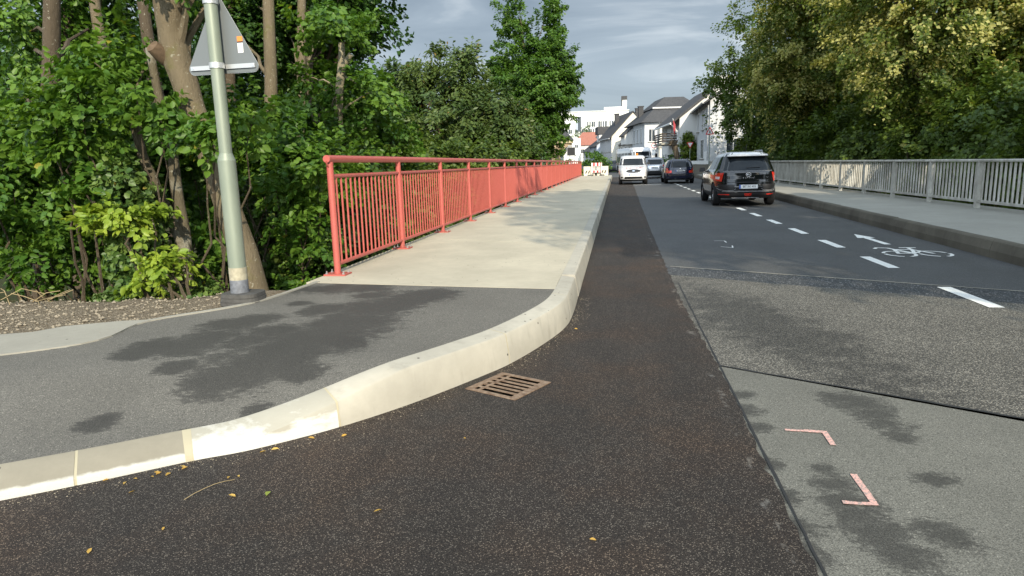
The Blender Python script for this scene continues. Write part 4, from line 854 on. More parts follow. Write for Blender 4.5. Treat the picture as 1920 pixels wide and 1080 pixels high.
for i, (y, x, top, nc) in enumerate([(16,9.6,2.8,210),(19.,9.6,3.,220),(22.5,9.6,3.0,220),(26,9.4,3.2,220),(30,9.4,3.4,220),(34.5,9.2,3.4,220),(39,9.2,3.5,220),(44,9.4,3.5,200),(49,9.4,3.3,180),(54,9.8,2.4,140)]):
    bush('bank_shrub', 'dark green shrub behind the grey railing, %s of the row counting from the houses' % ORD[9-i], (x, y, float(tz(np.array(x), np.array(y)))), [(x,y,top-1.6,1.3,2.2,1.9),(x+1.4,y+.5,top-.9,1.6,2.2,2.)], nc, 65, 'leaf_shrub', 'shrubs behind the grey railing', 320+i, leaf=(.12+.0012*y,.08+.001*y), spread=.45, stems=5, rnd=False)
for i, (x, y) in enumerate(((16.5,20),(18,26),(16.5,36),(15.5,44),(19,50),(14,52))):
    rtree('dark backdrop tree on the far bank, %s of the row counting from the bridge approach' % ORD[i], x, y, 10, [(x,y,3.2,3.2,3.,3.6),(x+1.,y+1,6.2,3,3,2.6)], 260, 50, 'leaf_dark', 360+i, (.3,.22), .9, 8)
# sprays that hang in front of the trunks
for i, (lab, px, Y, bl, nc) in enumerate((('beech spray hanging across the leaning trunk beside the sign post', 400, 6.3, [(390,240,40,24,.15),(460,230,36,20,.15)], 26),
   ('beech spray hanging over the top of the forked trunk', 280, 6.4, [(245,190,60,28,.25),(190,150,60,30,.25),(300,205,36,22,.2)], 50),
   ('beech spray reaching over the verge at the outer edge of the wood', 150, 6.4, [(150,270,60,34,.25),(165,350,55,30,.22),(100,220,70,60,.3)], 62),
   ('leafy twigs between the forked trunk and the sign post', 395, 7.4, [(395,440,24,20,.12),(385,500,22,24,.12)], 16),
   ('beech spray spreading between the sign post and the railing end', 550, 7.8, [(530,330,50,26,.25),(560,410,45,26,.25),(590,330,40,30,.2),(560,470,34,22,.2)], 56))):
    p = below_z(px, Y+.8); bush('beech_spray', lab, (p[0], Y+.8, max(p[2], -1.2)), [pxblob(a, b, Y, c_, d_, rd) for a, b, c_, d_, rd in bl], nc, 30, 'leaf_beech', UG, 500+i, leaf=(.085,.06), spread=.22, flat_=.2, stems=4)
#PART4
# ------------------------------------------------------------------ vehicles
def car_paint(name, c, rough=.25, metal=.0): return plain(name, c, rough, .5, metal, 1., var=.03)
class Car:
    """body as a stack of rounded horizontal slices: z, half width, rear y, front y"""
    def __init__(s, tab, n=4.5): s.T = np.array(tab, float); s.n = n
    def at(s, z): T = s.T; return [float(np.interp(z, T[:, 0], T[:, k])) for k in (1, 2, 3)]
    def rear(s, x, z, off=.004): w_, a, b = s.at(z); k = max(0., 1-(min(abs(x), w_*.999)/w_)**s.n)**(1/s.n); return (x, (a+b)/2-(b-a)/2*k-off, z)
    def front(s, x, z, off=.004): w_, a, b = s.at(z); k = max(0., 1-(min(abs(x), w_*.999)/w_)**s.n)**(1/s.n); return (x, (a+b)/2+(b-a)/2*k+off, z)
    def side(s, sg, y, z, off=.004):
        w_, a, b = s.at(z); t_ = abs((y-(a+b)/2)/((b-a)/2)); return (sg*(w_*max(0., 1-min(t_, .999)**s.n)**(1/s.n)+off), y, z)
    def body(s, name, mat, parent, wheels, wr, low=None, lowz=.4, nz=34, seg=56):
        zs = np.unique(np.concatenate([np.linspace(s.T[0, 0], s.T[-1, 0], nz), s.T[:, 0]])); V = []; F = []
        for z in zs:
            w_, a, b = s.at(z)
            for k in range(seg):
                th = 2*math.pi*(k+.5)/seg; c, q = math.cos(th), math.sin(th); r = (abs(c)**s.n+abs(q)**s.n)**(-1/s.n); V.append((w_*c*r, (a+b)/2+(b-a)/2*q*r, z))
        m = len(zs)
        for i in range(m-1):
            for k in range(seg): F.append((i*seg+k, i*seg+(k+1) % seg, (i+1)*seg+(k+1) % seg, (i+1)*seg+k))
        F += [tuple(range(seg-1, -1, -1)), tuple((m-1)*seg+k for k in range(seg))]
        me = MB().add(V, F).mesh(name, mat); me.materials.append(low or M['black'])
        o = link(name, me, parent)
        cutm = MB()
        for y in wheels:
            for sg in (-1, 1): cutm.tube([(sg*.55, y, wr), (sg*1.4, y, wr)], wr+.055, 22)
        cme = cutm.mesh('cut', M['black']); co = link('cut', cme)
        md = o.modifiers.new('b', 'BOOLEAN'); md.object = co; md.operation = 'DIFFERENCE'; md.solver = 'EXACT'
        o.parent = None; bpy.context.view_layer.update(); dg = bpy.context.evaluated_depsgraph_get(); nm = bpy.data.meshes.new_from_object(o.evaluated_get(dg)); o.modifiers.clear()
        bpy.data.objects.remove(co); o.data = nm; nm.materials.clear(); nm.materials.append(mat); nm.materials.append(low or M['black'])
        for p in nm.polygons:
            c = p.center; inner = any((c.y-y)**2+(c.z-wr)**2 < (wr+.06)**2 for y in wheels) and abs(c.x) > .5 and c.z < 2*wr+.1 and abs(p.normal.x) < .6
            p.material_index = 1 if (c.z < lowz or inner) else 0; p.use_smooth = True
        try: nm.set_sharp_from_angle(angle=R_(35))
        except Exception: pass
        o.parent = parent; o.name = name; return o
    def patch(s, name, fn, quad_, mat, parent, nu=8, nv=6, off=.004, thick=.006):
        (ax_, az), (bx_, bz), (cx_, cz), (dx_, dz) = quad_; V = []; F = []
        for j in range(nv+1):
            for i in range(nu+1):
                u, v = i/nu, j/nv; x = (ax_*(1-u)+bx_*u)*(1-v)+(dx_*(1-u)+cx_*u)*v; z = (az*(1-u)+bz*u)*(1-v)+(dz*(1-u)+cz*u)*v
                V.append(fn(x, z, off)); 
        F = [(j*(nu+1)+i, j*(nu+1)+i+1, (j+1)*(nu+1)+i+1, (j+1)*(nu+1)+i) for j in range(nv) for i in range(nu)]
        return MB().add(V, F).build(name, mat, parent, True)
def wheel_parts(T, x, y, r, wd=.21, rimm=None):
    sg = 1 if x > 0 else -1; mb = MB(); P = [(r*.62, -wd/2), (r*.93, -wd/2), (r, -wd*.36), (r, wd*.36), (r*.93, wd/2), (r*.62, wd/2)]; seg = 24; V = []; F = []
    for k in range(seg):
        th = 2*math.pi*k/seg
        for rr, xx in P: V.append((x+xx, y+rr*math.cos(th), r+rr*math.sin(th)))
    m = len(P); F = [(k*m+j, k*m+(j+1) % m, ((k+1) % seg)*m+(j+1) % m, ((k+1) % seg)*m+j) for k in range(seg) for j in range(m)]
    wh = mb.add(V, F).build('wheel', M['tyre'], T, True)
    rm = MB().disc((x+sg*wd*.25, y, r), r*.62, 0, 20, th=.02)
    rm.build('hub', M['black'], wh)
    sp_ = MB().disc((x+sg*wd*.34, y, r), r*.17, 0, 12, th=.03)
    for k in range(5):
        th = 2*math.pi*k/5+.3; c, q = math.cos(th), math.sin(th); a = r*.1; L = r*.60; hw = r*.075
        sp_.add([(x+sg*wd*(.30+.08*t_), y+c*l_-q*h_, r+q*l_+c*h_) for t_ in (0, 1) for l_, h_ in ((a, -hw), (L, -hw*1.3), (L, hw*1.3), (a, hw))], [(0,1,2,3),(7,6,5,4),(0,4,5,1),(1,5,6,2),(2,6,7,3),(3,7,4,0)])
    sp_.tube([(x+sg*wd*.30, y+r*.60*math.cos(2*math.pi*k/20), r+r*.60*math.sin(2*math.pi*k/20)) for k in range(21)], .012, 5, False)
    sp_.build('rim', rimm or M['rim'], wh)
def plate(T, y, z, txt, facing=-1, wd=.52, h=.11):
    p = MB().box((0, y, z), (wd, .012, h)).build('number_plate', M['plate'], T)
    MB().box(((-wd/2+.022) if facing < 0 else (wd/2-.022), y+facing*.0075, z), (.042, .004, h-.008)).build('plate_band', M['plate_blue'], p)
    me = text_mesh(txt, h*.82, M['ink'], 'plate_text', ext=.001, sx=.86)
    o = link('plate_text', me, p, (.022*(1 if facing < 0 else -1), y+facing*.0085, z)); 
    if facing > 0: o.rotation_euler = (0, 0, math.pi)
def mirror(c, T, y, z, mat):
    for sg in (-1, 1):
        w_ = c.at(z)[0]; MB().box((sg*(w_+.10), y, z+.03), (.19, .11, .14), taper=.85).build('mirror', mat, T); 

# --- black SUV, seen from behind
suv_tab = [(.24,.78,-2.02,2.0),(.34,.86,-2.17,2.14),(.45,.885,-2.22,2.2),(.60,.90,-2.225,2.22),(.70,.90,-2.20,2.2),(.80,.90,-2.17,2.16),(.93,.895,-2.15,2.08),(1.0,.885,-2.13,1.95),(1.04,.865,-2.10,1.3),(1.10,.83,-2.06,1.02),(1.30,.745,-1.94,.68),(1.44,.68,-1.84,.40),(1.52,.625,-1.78,.1),(1.575,.56,-1.68,-.2),(1.60,.44,-1.5,-.5)]
c = Car(suv_tab, 5.); blk = car_paint('black_car_paint', (.006, .0065, .008), .12); S = .965
suv_y = onz(1440, 384)[1]+1.38*S
T = thing('suv', 'black SUV with white roof driving away past the grey railing', 'car', (3.70, suv_y, .006)); T.scale = (S, S, S)
c.body('body', blk, T, (-1.3, 1.3), .34, plain('dark_grey_cladding', (.022, .022, .024), .5), .42)
bigroof = Car([(z, w_+.004, a-.004, b+.004) for z, w_, a, b in suv_tab], 5.)
mb = MB(); zs = [1.475, 1.52, 1.55, 1.575, 1.59, 1.604]; seg = 40; V = []
for z in zs:
    w_, a, b = bigroof.at(z)
    for k in range(seg):
        th = 2*math.pi*(k+.5)/seg; cc, q = math.cos(th), math.sin(th); r = (abs(cc)**5+abs(q)**5)**(-.2); V.append((w_*cc*r, (a+b)/2+(b-a)/2*q*r, z))
F = [(i*seg+k, i*seg+(k+1) % seg, (i+1)*seg+(k+1) % seg, (i+1)*seg+k) for i in range(5) for k in range(seg)]+[tuple(5*seg+k for k in range(seg))]
rf = mb.add(V, F).build('roof', car_paint('white_roof_paint', (.72, .72, .72), .2), T, True)
MB().prism([(-.57, 1.475), (.57, 1.475), (.54, 1.525), (-.54, 1.525)], 1, -1.97, -1.70).build('spoiler', car_paint('white_roof_paint', (.72,.72,.72)), T)
MB().prism([(-.55, 1.455), (.55, 1.455), (.56, 1.474), (-.56, 1.474)], 1, -1.96, -1.75).build('spoiler_lip', M['black'], T)
c.patch('rear_window', c.rear, [(-.68, 1.06), (.68, 1.06), (.56, 1.445), (-.56, 1.445)], M['glass'], T, 10, 6, .006)
MB().tube([(-.05,-2.06,1.13), (.33,-2.05,1.15)], .012, 6).build('wiper', M['black'], T)
for sg in (-1, 1):
    o = c.patch('tail_lamp', c.rear, [(sg*.68, 1.0), (sg*.85, .99), (sg*.88, .77), (sg*.735, .74)], M['tail_red'], T, 6, 6, .012)
    c.patch('lamp_lens', c.rear, [(sg*.775, .885), (sg*.855, .885), (sg*.86, .81), (sg*.785, .81)], M['lamp_clear'], o, 4, 4, .016)
    c.patch('reflector', c.rear, [(sg*.52, .375), (sg*.80, .375), (sg*.79, .345), (sg*.53, .345)], M['tail_red'], T, 4, 2, .008)
    for y0, y1, y2, y3, z0 in ((-1.75,-1.05,-1.05,-1.55,1.10),(-1.0,-.05,-.05,-1.0,1.09),(0.,.9,.50,.0,1.09)):
        c.patch('side_window', lambda y, z, off, sg=sg: c.side(sg, y, z, off), [(y0, z0), (y1, z0), (y2, 1.45), (y3, 1.45)], M['glass'], T, 6, 5, .005)
    MB().tube([(sg*.54,-1.35,1.55), (sg*.55,-1.2,1.63), (sg*.56,.0,1.64), (sg*.56,.12,1.56)], .018, 8).build('roof_rail', M['chrome'], T, True)
    for y in (-1.3, 1.3): wheel_parts(T, sg*.785, y, .34)
c.patch('bumper_strip', c.rear, [(-.86, .47), (.86, .47), (.86, .435), (-.86, .435)], plain('grey_trim', (.16, .16, .165), .45), T, 12, 2, .012)
for sg in (-1, 1):
    c.patch('bumper_recess', c.rear, [(sg*.38, .655), (sg*.82, .66), (sg*.84, .52), (sg*.42, .51)], M['black'], T, 6, 3, .008)
    MB().tube([c.rear(sg*.36, .53, .02), c.rear(sg*.42, .49, .02), c.rear(sg*.62, .48, .02), c.rear(sg*.78, .50, .02), c.rear(sg*.84, .55, .02)], .009, 6).build('bumper_trim', plain('grey_trim', (.16, .16, .165)), T, True)
c.patch('fog_lamp', c.rear, [(-.11, .395), (.11, .395), (.09, .315), (-.09, .315)], M['tail_red'], T, 3, 2, .01)
c.patch('tailgate_seam', c.rear, [(-.84, .725), (.84, .725), (.84, .712), (-.84, .712)], M['ink'], T, 12, 1, .006)
c.patch('tailgate_seam', c.rear, [(-.70, 1.05), (.70, 1.05), (.70, 1.035), (-.70, 1.035)], plain('grey_trim', (.16, .16, .165)), T, 12, 1, .006)
MB().tube([(.07*math.cos(2*math.pi*k/18), -2.168, .935+.055*math.sin(2*math.pi*k/18)) for k in range(19)], .011, 6).tube([(-.03,-2.168,.92),(0,-2.168,.96),(.03,-2.168,.92)], .012, 5).build('badge', M['chrome'], T, True)
link('model_lettering', text_mesh('T  I  V  O  L  I', .055, M['chrome'], 'model_lettering'), T, (0, -2.183, .845)); link('trim_lettering', text_mesh('XLV', .035, M['chrome'], 'trim_lettering'), T, (.52, -2.183, .855))
plate(T, -2.234, .59, 'BIT RK 405'); mirror(c, T, .75, 1.04, M['black'])
MB().tube([(0,-1.55,1.6), (0,-1.72,1.80)], .006, 5).build('antenna', M['black'], T); MB().tube([(-.45,-2.12,.26), (.32,-2.12,.26)], .014, 6).build('tow_bar', plain('grey_trim', (.16,.16,.165)), T)

# --- dark blue estate car
bm_tab = [(.20,.74,-2.02,2.0),(.30,.83,-2.17,2.15),(.45,.865,-2.23,2.22),(.60,.87,-2.23,2.22),(.72,.87,-2.20,2.18),(.84,.862,-2.16,2.08),(.90,.85,-2.13,1.75),(.94,.835,-2.11,1.0),(1.10,.77,-2.02,.72),(1.26,.70,-1.93,.40),(1.34,.64,-1.86,.15),(1.39,.56,-1.76,-.1),(1.41,.45,-1.6,-.3)]
c = Car(bm_tab, 5.); blue = car_paint('dark_blue_car_paint', (.008, .011, .035), .15)
S = 1.0; y0 = onz(1275, 343.5)[1]+1.35*S
T = thing('estate_car', 'dark blue estate car driving away behind the white van lane', 'car', (aty(1275, 320, y0-2)[0], y0, .006)); T.scale = (S, S, S)
c.body('body', blue, T, (-1.32, 1.32), .315, None, .27)
c.patch('rear_window', c.rear, [(-.69, .93), (.69, .93), (.60, 1.31), (-.60, 1.31)], M['glass'], T, 8, 5, .005)
MB().tube([(-.3,-2.10,.96), (.05,-2.09,.99)], .012, 5).build('wiper', M['black'], T)
for sg in (-1, 1):
    c.patch('tail_lamp', c.rear, [(sg*.50, .76), (sg*.86, .76), (sg*.866, .62), (sg*.50, .62)], M['tail_red'], T, 6, 3, .008); c.patch('tail_lamp', c.rear, [(sg*.70, .90), (sg*.83, .89), (sg*.855, .76), (sg*.66, .76)], M['tail_red'], T, 3, 3, .008)
    c.patch('turn_lens', c.rear, [(sg*.70, .74), (sg*.855, .74), (sg*.86, .68), (sg*.70, .68)], M['amber'], T, 3, 2, .012)
    for y0_, y1_, y2_, y3_ in ((-1.85,-1.05,-1.05,-1.65),(-1.,0.,-.02,-1.),(.05,.98,.52,.03)): c.patch('side_window', lambda y, z, off, sg=sg: c.side(sg, y, z, off), [(y0_, .95), (y1_, .95), (y2_, 1.29), (y3_, 1.29)], M['glass'], T, 5, 4, .004)
    for y in (-1.32, 1.32): wheel_parts(T, sg*.755, y, .315)
    MB().tube([(sg*.52,-1.6,1.38), (sg*.54,-1.4,1.435), (sg*.54,0,1.44), (sg*.53,.15,1.37)], .012, 6).build('roof_rail', M['black'], T)
c.patch('bumper_strip', c.rear, [(-.85, .52), (.85, .52), (.85, .485), (-.85, .485)], M['black'], T, 10, 1, .008); c.patch('bumper_strip', c.rear, [(-.55, .245), (.55, .245), (.5, .215), (-.5, .215)], plain('grey_trim', (.16,.16,.165)), T, 8, 1, .01)
plate(T, -2.195, .73, 'BIT LR 28'); MB().disc((0, -2.165, .86), .035, 1, 14).build('badge', M['chrome'], T); mirror(c, T, .85, .93, blue)

# --- silver crossover
cx_tab = [(.22,.78,-2.05,2.0),(.35,.88,-2.2,2.15),(.55,.91,-2.24,2.2),(.75,.91,-2.20,2.18),(.95,.90,-2.14,2.05),(1.03,.88,-2.10,1.4),(1.10,.85,-2.07,1.0),(1.30,.77,-1.92,.65),(1.48,.69,-1.75,.3),(1.58,.60,-1.6,0),(1.63,.45,-1.4,-.3)]
def crossover(label, loc, paint, rz=0., S=1., txt='BIT AM 71', open_boot=False, group=None):
    c = Car(cx_tab, 5.); T = thing('crossover_car' if not open_boot else 'parked_car', label, 'car', loc, rz, group); T.scale = (S, S, S)
    c.body('body', paint, T, (-1.32, 1.32), .34, None, .40, nz=22, seg=44)
    if open_boot:
        c.patch('boot_interior', c.rear, [(-.66, .75), (.66, .75), (.56, 1.45), (-.56, 1.45)], plain('pale_boot_lining', (.50, .46, .36), .8), T, 6, 4, .006)
        MB().add([(-.62,-1.75,1.58), (.62,-1.75,1.58), (.66,-2.55,1.78), (-.66,-2.55,1.78), (-.62,-1.75,1.63), (.62,-1.75,1.63), (.66,-2.57,1.84), (-.66,-2.57,1.84)], [(3,2,1,0),(4,5,6,7),(0,1,5,4),(1,2,6,5),(2,3,7,6),(3,0,4,7)]).build('tailgate', paint, T)
    else:
        c.patch('rear_window', c.rear, [(-.66, 1.08), (.66, 1.08), (.52, 1.47), (-.52, 1.47)], M['glass'], T, 8, 5, .005)
        c.patch('tailgate_trim', c.rear, [(-.5, .98), (.5, .98), (.62, .78), (-.62, .78)], M['chrome'], T, 8, 2, .006); plate(T, -2.225, .86, txt)
    for sg in (-1, 1):
        c.patch('tail_lamp', c.rear, [(sg*.58, 1.04), (sg*.86, 1.02), (sg*.89, .88), (sg*.66, .90)], M['tail_red'], T, 5, 3, .009)
        for a_, b_, b2_, a2_ in ((-1.7,-.6,-.6,-1.4),(-.5,.85,.45,-.5)): c.patch('side_window', lambda y, z, off, sg=sg: c.side(sg, y, z, off), [(a_, 1.11), (b_, 1.11), (b2_, 1.46), (a2_, 1.46)], M['glass'], T, 5, 4, .004)
        for y in (-1.32, 1.32): wheel_parts(T, sg*.80, y, .34)
    c.patch('bumper', c.rear, [(-.88, .62), (.88, .62), (.85, .36), (-.85, .36)], plain('dark_grey_cladding', (.022,.022,.024)), T, 10, 3, .006); mirror(c, T, .8, 1.06, paint)
    return T
silver = car_paint('silver_car_paint', (.33, .34, .36), .3, .5)
yk_ = 55.; crossover('silver crossover driving away between the white van and the blue estate', (aty(1229, 320, yk_-2)[0], yk_+1, 0), silver, 0., 1.0)
crossover('dark car parked by the houses with its tailgate raised', (aty(1264, 300, 63)[0]+.3, 64, .0), car_paint('charcoal_car_paint', (.02, .021, .024), .2), R_(-8), 1.0, open_boot=True)
for lab, px, Y, rz, c_ in (('black car parked beyond the end of the red railing', 1104, 84, 75, 'black_car_paint'), ('black car parked in front of the hedge behind the striped barrier', 1150, 90, 60, 'charcoal_car_paint')):
    crossover(lab, (aty(px, 305, Y)[0], Y, -.06), MATS[c_], R_(rz), 1.0, 'BIT S 9', group='cars parked beyond the bridge')

# --- white van, coming towards the camera
vt = [(.22,.80,-2.18,1.98),(.34,.88,-2.2,2.15),(.50,.905,-2.21,2.21),(.70,.915,-2.21,2.20),(.85,.915,-2.2,2.15),(1.00,.91,-2.2,2.02),(1.10,.905,-2.19,1.72),(1.17,.90,-2.18,1.42),(1.25,.885,-2.18,1.27),(1.50,.845,-2.17,.92),(1.68,.80,-2.15,.68),(1.78,.76,-2.13,.42),(1.83,.68,-2.08,.15),(1.85,.55,-1.95,-.1)]
c = Car(vt, 5.); wht = car_paint('white_car_paint', (.74, .74, .75), .25); S = .935; yv = onz(1190, 345.5)[1]+1.35*S
T = thing('delivery_van', 'white van with red warning chevrons coming along the footway side', 'van', (aty(1188, 320, yv-2.2)[0], yv, .006), math.pi); T.scale = (S, S, S)
c.body('body', wht, T, (-1.35, 1.35), .33, None, .30)
c.patch('windscreen', c.front, [(-.76, 1.20), (.76, 1.20), (.69, 1.70), (-.69, 1.70)], M['glass'], T, 10, 6, .006)
for sg in (-1, 1):
    for o_ in (.25,): MB().tube([c.front(sg*.05+.02, 1.225, .015), c.front(sg*.05+.5*sg, 1.25, .015)], .012, 5).build('wiper', M['black'], T)
    c.patch('headlight', c.front, [(sg*.50, .98), (sg*.83, 1.02), (sg*.87, .86), (sg*.56, .84)], M['lamp_clear'], T, 6, 4, .008)
    c.patch('fog_lamp', c.front, [(sg*.66, .50), (sg*.80, .50), (sg*.78, .42), (sg*.68, .42)], M['black'], T, 3, 2, .008)
    c.patch('side_window', lambda y, z, off, sg=sg: c.side(sg, y, z, off), [(.05, 1.22), (1.12, 1.22), (.72, 1.64), (.05, 1.64)], M['glass'], T, 6, 4, .005)
    c.patch('chevron', c.front, [(sg*.10, 1.005), (sg*.30, 1.005), (sg*.24, 1.045), (sg*.18, 1.045)], M['sign_red'], T, 3, 1, .008); c.patch('chevron', c.front, [(sg*.34, 1.0), (sg*.52, 1.02), (sg*.46, 1.06), (sg*.40, 1.05)], M['sign_red'], T, 3, 1, .008)
    for y in (-1.35, 1.35): wheel_parts(T, sg*.795, y, .33)
def oval(cx, cz, rx, rz, n_=22): return [(cx+rx*math.cos(2*math.pi*k/n_)*(1 if True else 0), cz+rz*math.sin(2*math.pi*k/n_)) for k in range(n_)]
def flatpoly(pts, fn, name, mat, parent, off): return MB().add([fn(x, z, off) for x, z in pts]+[fn(sum(p[0] for p in pts)/len(pts), sum(p[1] for p in pts)/len(pts), off)], [(i, (i+1) % len(pts), len(pts)) for i in range(len(pts))]).build(name, mat, parent, True)
gq = flatpoly(oval(0, .845, .47, .12), c.front, 'grille', M['black'], T, .012); flatpoly(oval(0, .86, .09, .035), c.front, 'badge', M['chrome'], gq, .02)
MB().tube([c.front(x, z, .016) for x, z in oval(0, .845, .47, .12)+[oval(0, .845, .47, .12)[0]]], .012, 6, False).build('grille_rim', M['chrome'], gq)
c.patch('lower_grille', c.front, [(-.52, .50), (.52, .50), (.58, .36), (-.58, .36)], M['black'], T, 8, 3, .01); plate(T, 2.235, .625, 'BIT DK 84', 1)
for i in range(3): MB().tube([c.front(-.42-.09*i+.045*math.cos(2*math.pi*k/14), 1.075+.03*math.sin(2*math.pi*k/14), .008) for k in range(15)], .008, 5, False).build('logo_ring', plain('grey_trim', (.16,.16,.165)), T)
mirror(c, T, 1.05, 1.28, M['black']); MB().tube([(-.28,-.2,1.85), (-.28,-.2,1.97)], .07, 12).build('beacon', M['amber'], T, True); MB().tube([(.1,.05,1.84), (.1,-.06,2.0)], .006, 5).build('antenna', M['black'], T)

# --- white bus behind the van
bt = [(.30,1.15,-4.4,4.3),(.45,1.24,-4.5,4.45),(1.2,1.25,-4.5,4.5),(1.9,1.23,-4.5,4.42),(2.6,1.19,-4.48,4.2),(2.82,1.15,-4.45,4.0),(2.93,1.0,-4.3,3.7)]
c = Car(bt, 8.); T = thing('bus', 'white bus following the white van into the bend', 'bus', (aty(1187, 300, 82)[0], 83, -.004), math.pi+R_(13))
c.body('body', wht, T, (-2.6, 2.7), .45, None, .34, nz=18, seg=48)
c.patch('windscreen', c.front, [(-1.05, 1.35), (1.05, 1.35), (1.0, 2.45), (-1.0, 2.45)], M['glass'], T, 8, 5, .008)
for sg in (-1, 1):
    for i in range(5): c.patch('side_window', lambda y, z, off, sg=sg: c.side(sg, y, z, off), [(-4.1+1.62*i, 1.25), (-2.65+1.62*i, 1.25), (-2.65+1.62*i, 2.35), (-4.1+1.62*i, 2.35)], M['glass'], T, 3, 3, .006)
    MB().tube([(sg*1.1,4.2,2.6), (sg*1.45,4.6,2.6), (sg*1.5,4.6,2.2)], .03, 6).box((sg*1.5, 4.62, 1.95), (.25, .15, .5)).build('mirror', M['black'], T)
    for y in (-2.6, 2.7): wheel_parts(T, sg*1.08, y, .45, .28)
    c.patch('headlight', c.front, [(sg*.75, .85), (sg*1.1, .85), (sg*1.1, .65), (sg*.8, .65)], M['lamp_clear'], T, 3, 2, .008)
#PART5
# ------------------------------------------------------------------ houses
class House:
    """gabled or hipped house; local x along the street-side wall normal... origin at the near street corner,
    local +y runs along the street wall (away), local +x runs along the gable wall (away from the street)"""
    def __init__(s, name, label, px, Y, rz, base=0., cat='house', group=None):
        p = aty(px, 300, Y); s.T = thing(name, label, cat, (p[0], Y, base), R_(rz), group)
    def wall(s, w_, d, h, mat, ridge=None, gable=True):
        s.w, s.d, s.h = w_, d, h
        mb = MB()
        if ridge and gable: mb.prism([(0, -.8), (w_, -.8), (w_, h), (w_/2, ridge), (0, h)], 1, 0, d)
        else: mb.bbox((0, 0, -.8), (w_, d, h))
        mb.build('wall', mat, s.T); return s
    def gable_roof(s, ridge, mat, over=.35, th=.16):
        w_, d, h = s.w, s.d, s.h; sl = (ridge-h)/(w_/2); z = lambda x: h+sl*min(x, w_-x)
        mb = MB()
        P = [(-over, h-sl*over), (w_/2, ridge), (w_+over, h-sl*over), (w_+over, h-sl*over+th), (w_/2, ridge+th*1.15), (-over, h-sl*over+th)]
        P = [(x, zz+.01) for x, zz in P]; mb.prism(P, 1, -.25, d+.25); s.r = mb.build('roof', mat, s.T); return s
    def hip_roof(s, ridge, mat, over=.5, inset=None, z0=None):
        w_, d, h = s.w, s.d, z0 or s.h; i = inset or w_/2
        V = [(-over,-over,h),(w_+over,-over,h),(w_+over,d+over,h),(-over,d+over,h),(i,i,ridge),(w_-i+.01,i,ridge),(w_-i+.01,d-i,ridge),(i,d-i,ridge)]
        mb = MB().add([(x, y, z+.005) for x, y, z in V], [(0,1,5,4),(1,2,6,5),(2,3,7,6),(3,0,4,7),(4,5,6,7),(3,2,1,0)]); s.r = mb.build('roof', mat, s.T); return s
    def win(s, side, u, z, w_=1.0, h=1.5, name='window', sill=True, mat=None, fr=.07):
        # side 'street' -> plane x=0, u along y ; 'gable' -> plane y=0, u along x
        def P(mb, u0, u1, z0, z1, a, b):
            if side == 'street': mb.bbox((-b, u0, z0), (-a, u1, z1))
            else: mb.bbox((u0, -b, z0), (u1, -a, z1))
            return mb
        pn = P(MB(), u-w_/2, u+w_/2, z, z+h, .004, .012).build(name, mat or M['pane'], s.T)
        f = MB(); P(f, u-w_/2-fr, u-w_/2, z-fr, z+h+fr, .003, .05); P(f, u+w_/2, u+w_/2+fr, z-fr, z+h+fr, .003, .05); P(f, u-w_/2, u+w_/2, z+h, z+h+fr, .003, .05); P(f, u-w_/2, u+w_/2, z-fr, z, .003, .05); P(f, u-.03, u+.03, z, z+h, .013, .04)
        f.build('frame', M['frame_white'], pn)
        if sill: P(MB(), u-w_/2-.15, u+w_/2+.15, z-fr-.07, z-fr-.005, .003, .14).build('sill', M['concrete_pale'], pn)
    def chimney(s, x, y, z0, z1, mat=None): MB().box((x, y, (z0+z1)/2), (.7, .7, z1-z0)).box((x, y, z1+.06), (.85, .85, .12)).build('chimney', mat or M['slate'], s.r)
    def part(s, name, mb, mat): return mb.build(name, mat, s.T)
HG = 'houses along the street'
# grey-blue house at the end of the grey railing
H = House('house', 'pale grey house with tall framed windows behind the give-way sign', 1329, 55, -1.5, .0, group=HG).wall(8, 19, 5.9, M['wall_grey'], 8.8).gable_roof(8.8, M['slate'], .5)
for u, z, a, b in ((2.2,3.9,1.2,1.5),(5.,3.9,1.2,1.5),(9.4,3.9,1.4,1.5),(12.4,3.9,1.4,1.5),(15.6,3.9,1.4,1.5),(5.4,1.5,2.6,1.5),(12.8,1.3,2.2,1.5)): H.win('street', u, z, a, b)
for u, z in ((1.6,4.0),(4.,4.),(1.8,1.4),(6.,1.4)): H.win('gable', u, z)
H.part('garage_door', MB().bbox((-.06, .6, 0), (-.004, 3.2, 2.0)), M['white_paint']); H.part('gutter', MB().tube([(-.55,-.2,5.7), (-.55,19.2,5.7)], .09, 8), M['gutter']); H.part('corner_pipe', MB().tube([(-.12,.1,0), (-.12,.1,5.5)], .05, 6), M['gutter'])
H.part('dormer', MB().bbox((.3, 1.2, 6.0), (2.4, 3.6, 7.8)), M['wall_white'])
# white balcony house
H = House('house', 'white house with dark wooden balcony and broad white gable', 1273, 66, 4, .0, group=HG).wall(7, 12, 5.3, M['wall_white'], 8.0).gable_roof(8.0, M['slate'], .8, .2)
for u in (2.6, 4.6, 8.4, 10.2): H.win('street', u, 3.1, .9, 1.5); H.win('street', u, .5, .9, 1.5)
H.win('gable', 4.5, 3.3)
H.part('balcony_slab', MB().bbox((-1.5, 1.2, 2.85), (-.01, 6.6, 3.05)), M['concrete_pale'])
for zz in (3.13, 3.36, 3.59, 3.8): H.part('balcony_board', MB().bbox((-1.52, 1.15, zz), (-1.46, 6.65, zz+.14)), M['wood_dark']); H.part('balcony_board', MB().bbox((-1.45, 1.14, zz), (-.02, 1.2, zz+.14)), M['wood_dark'])
for yy in (1.25, 3.9, 6.55): H.part('balcony_post', MB().bbox((-1.45, yy-.04, 3.05), (-1.38, yy+.04, 3.96)), M['wood_dark'])
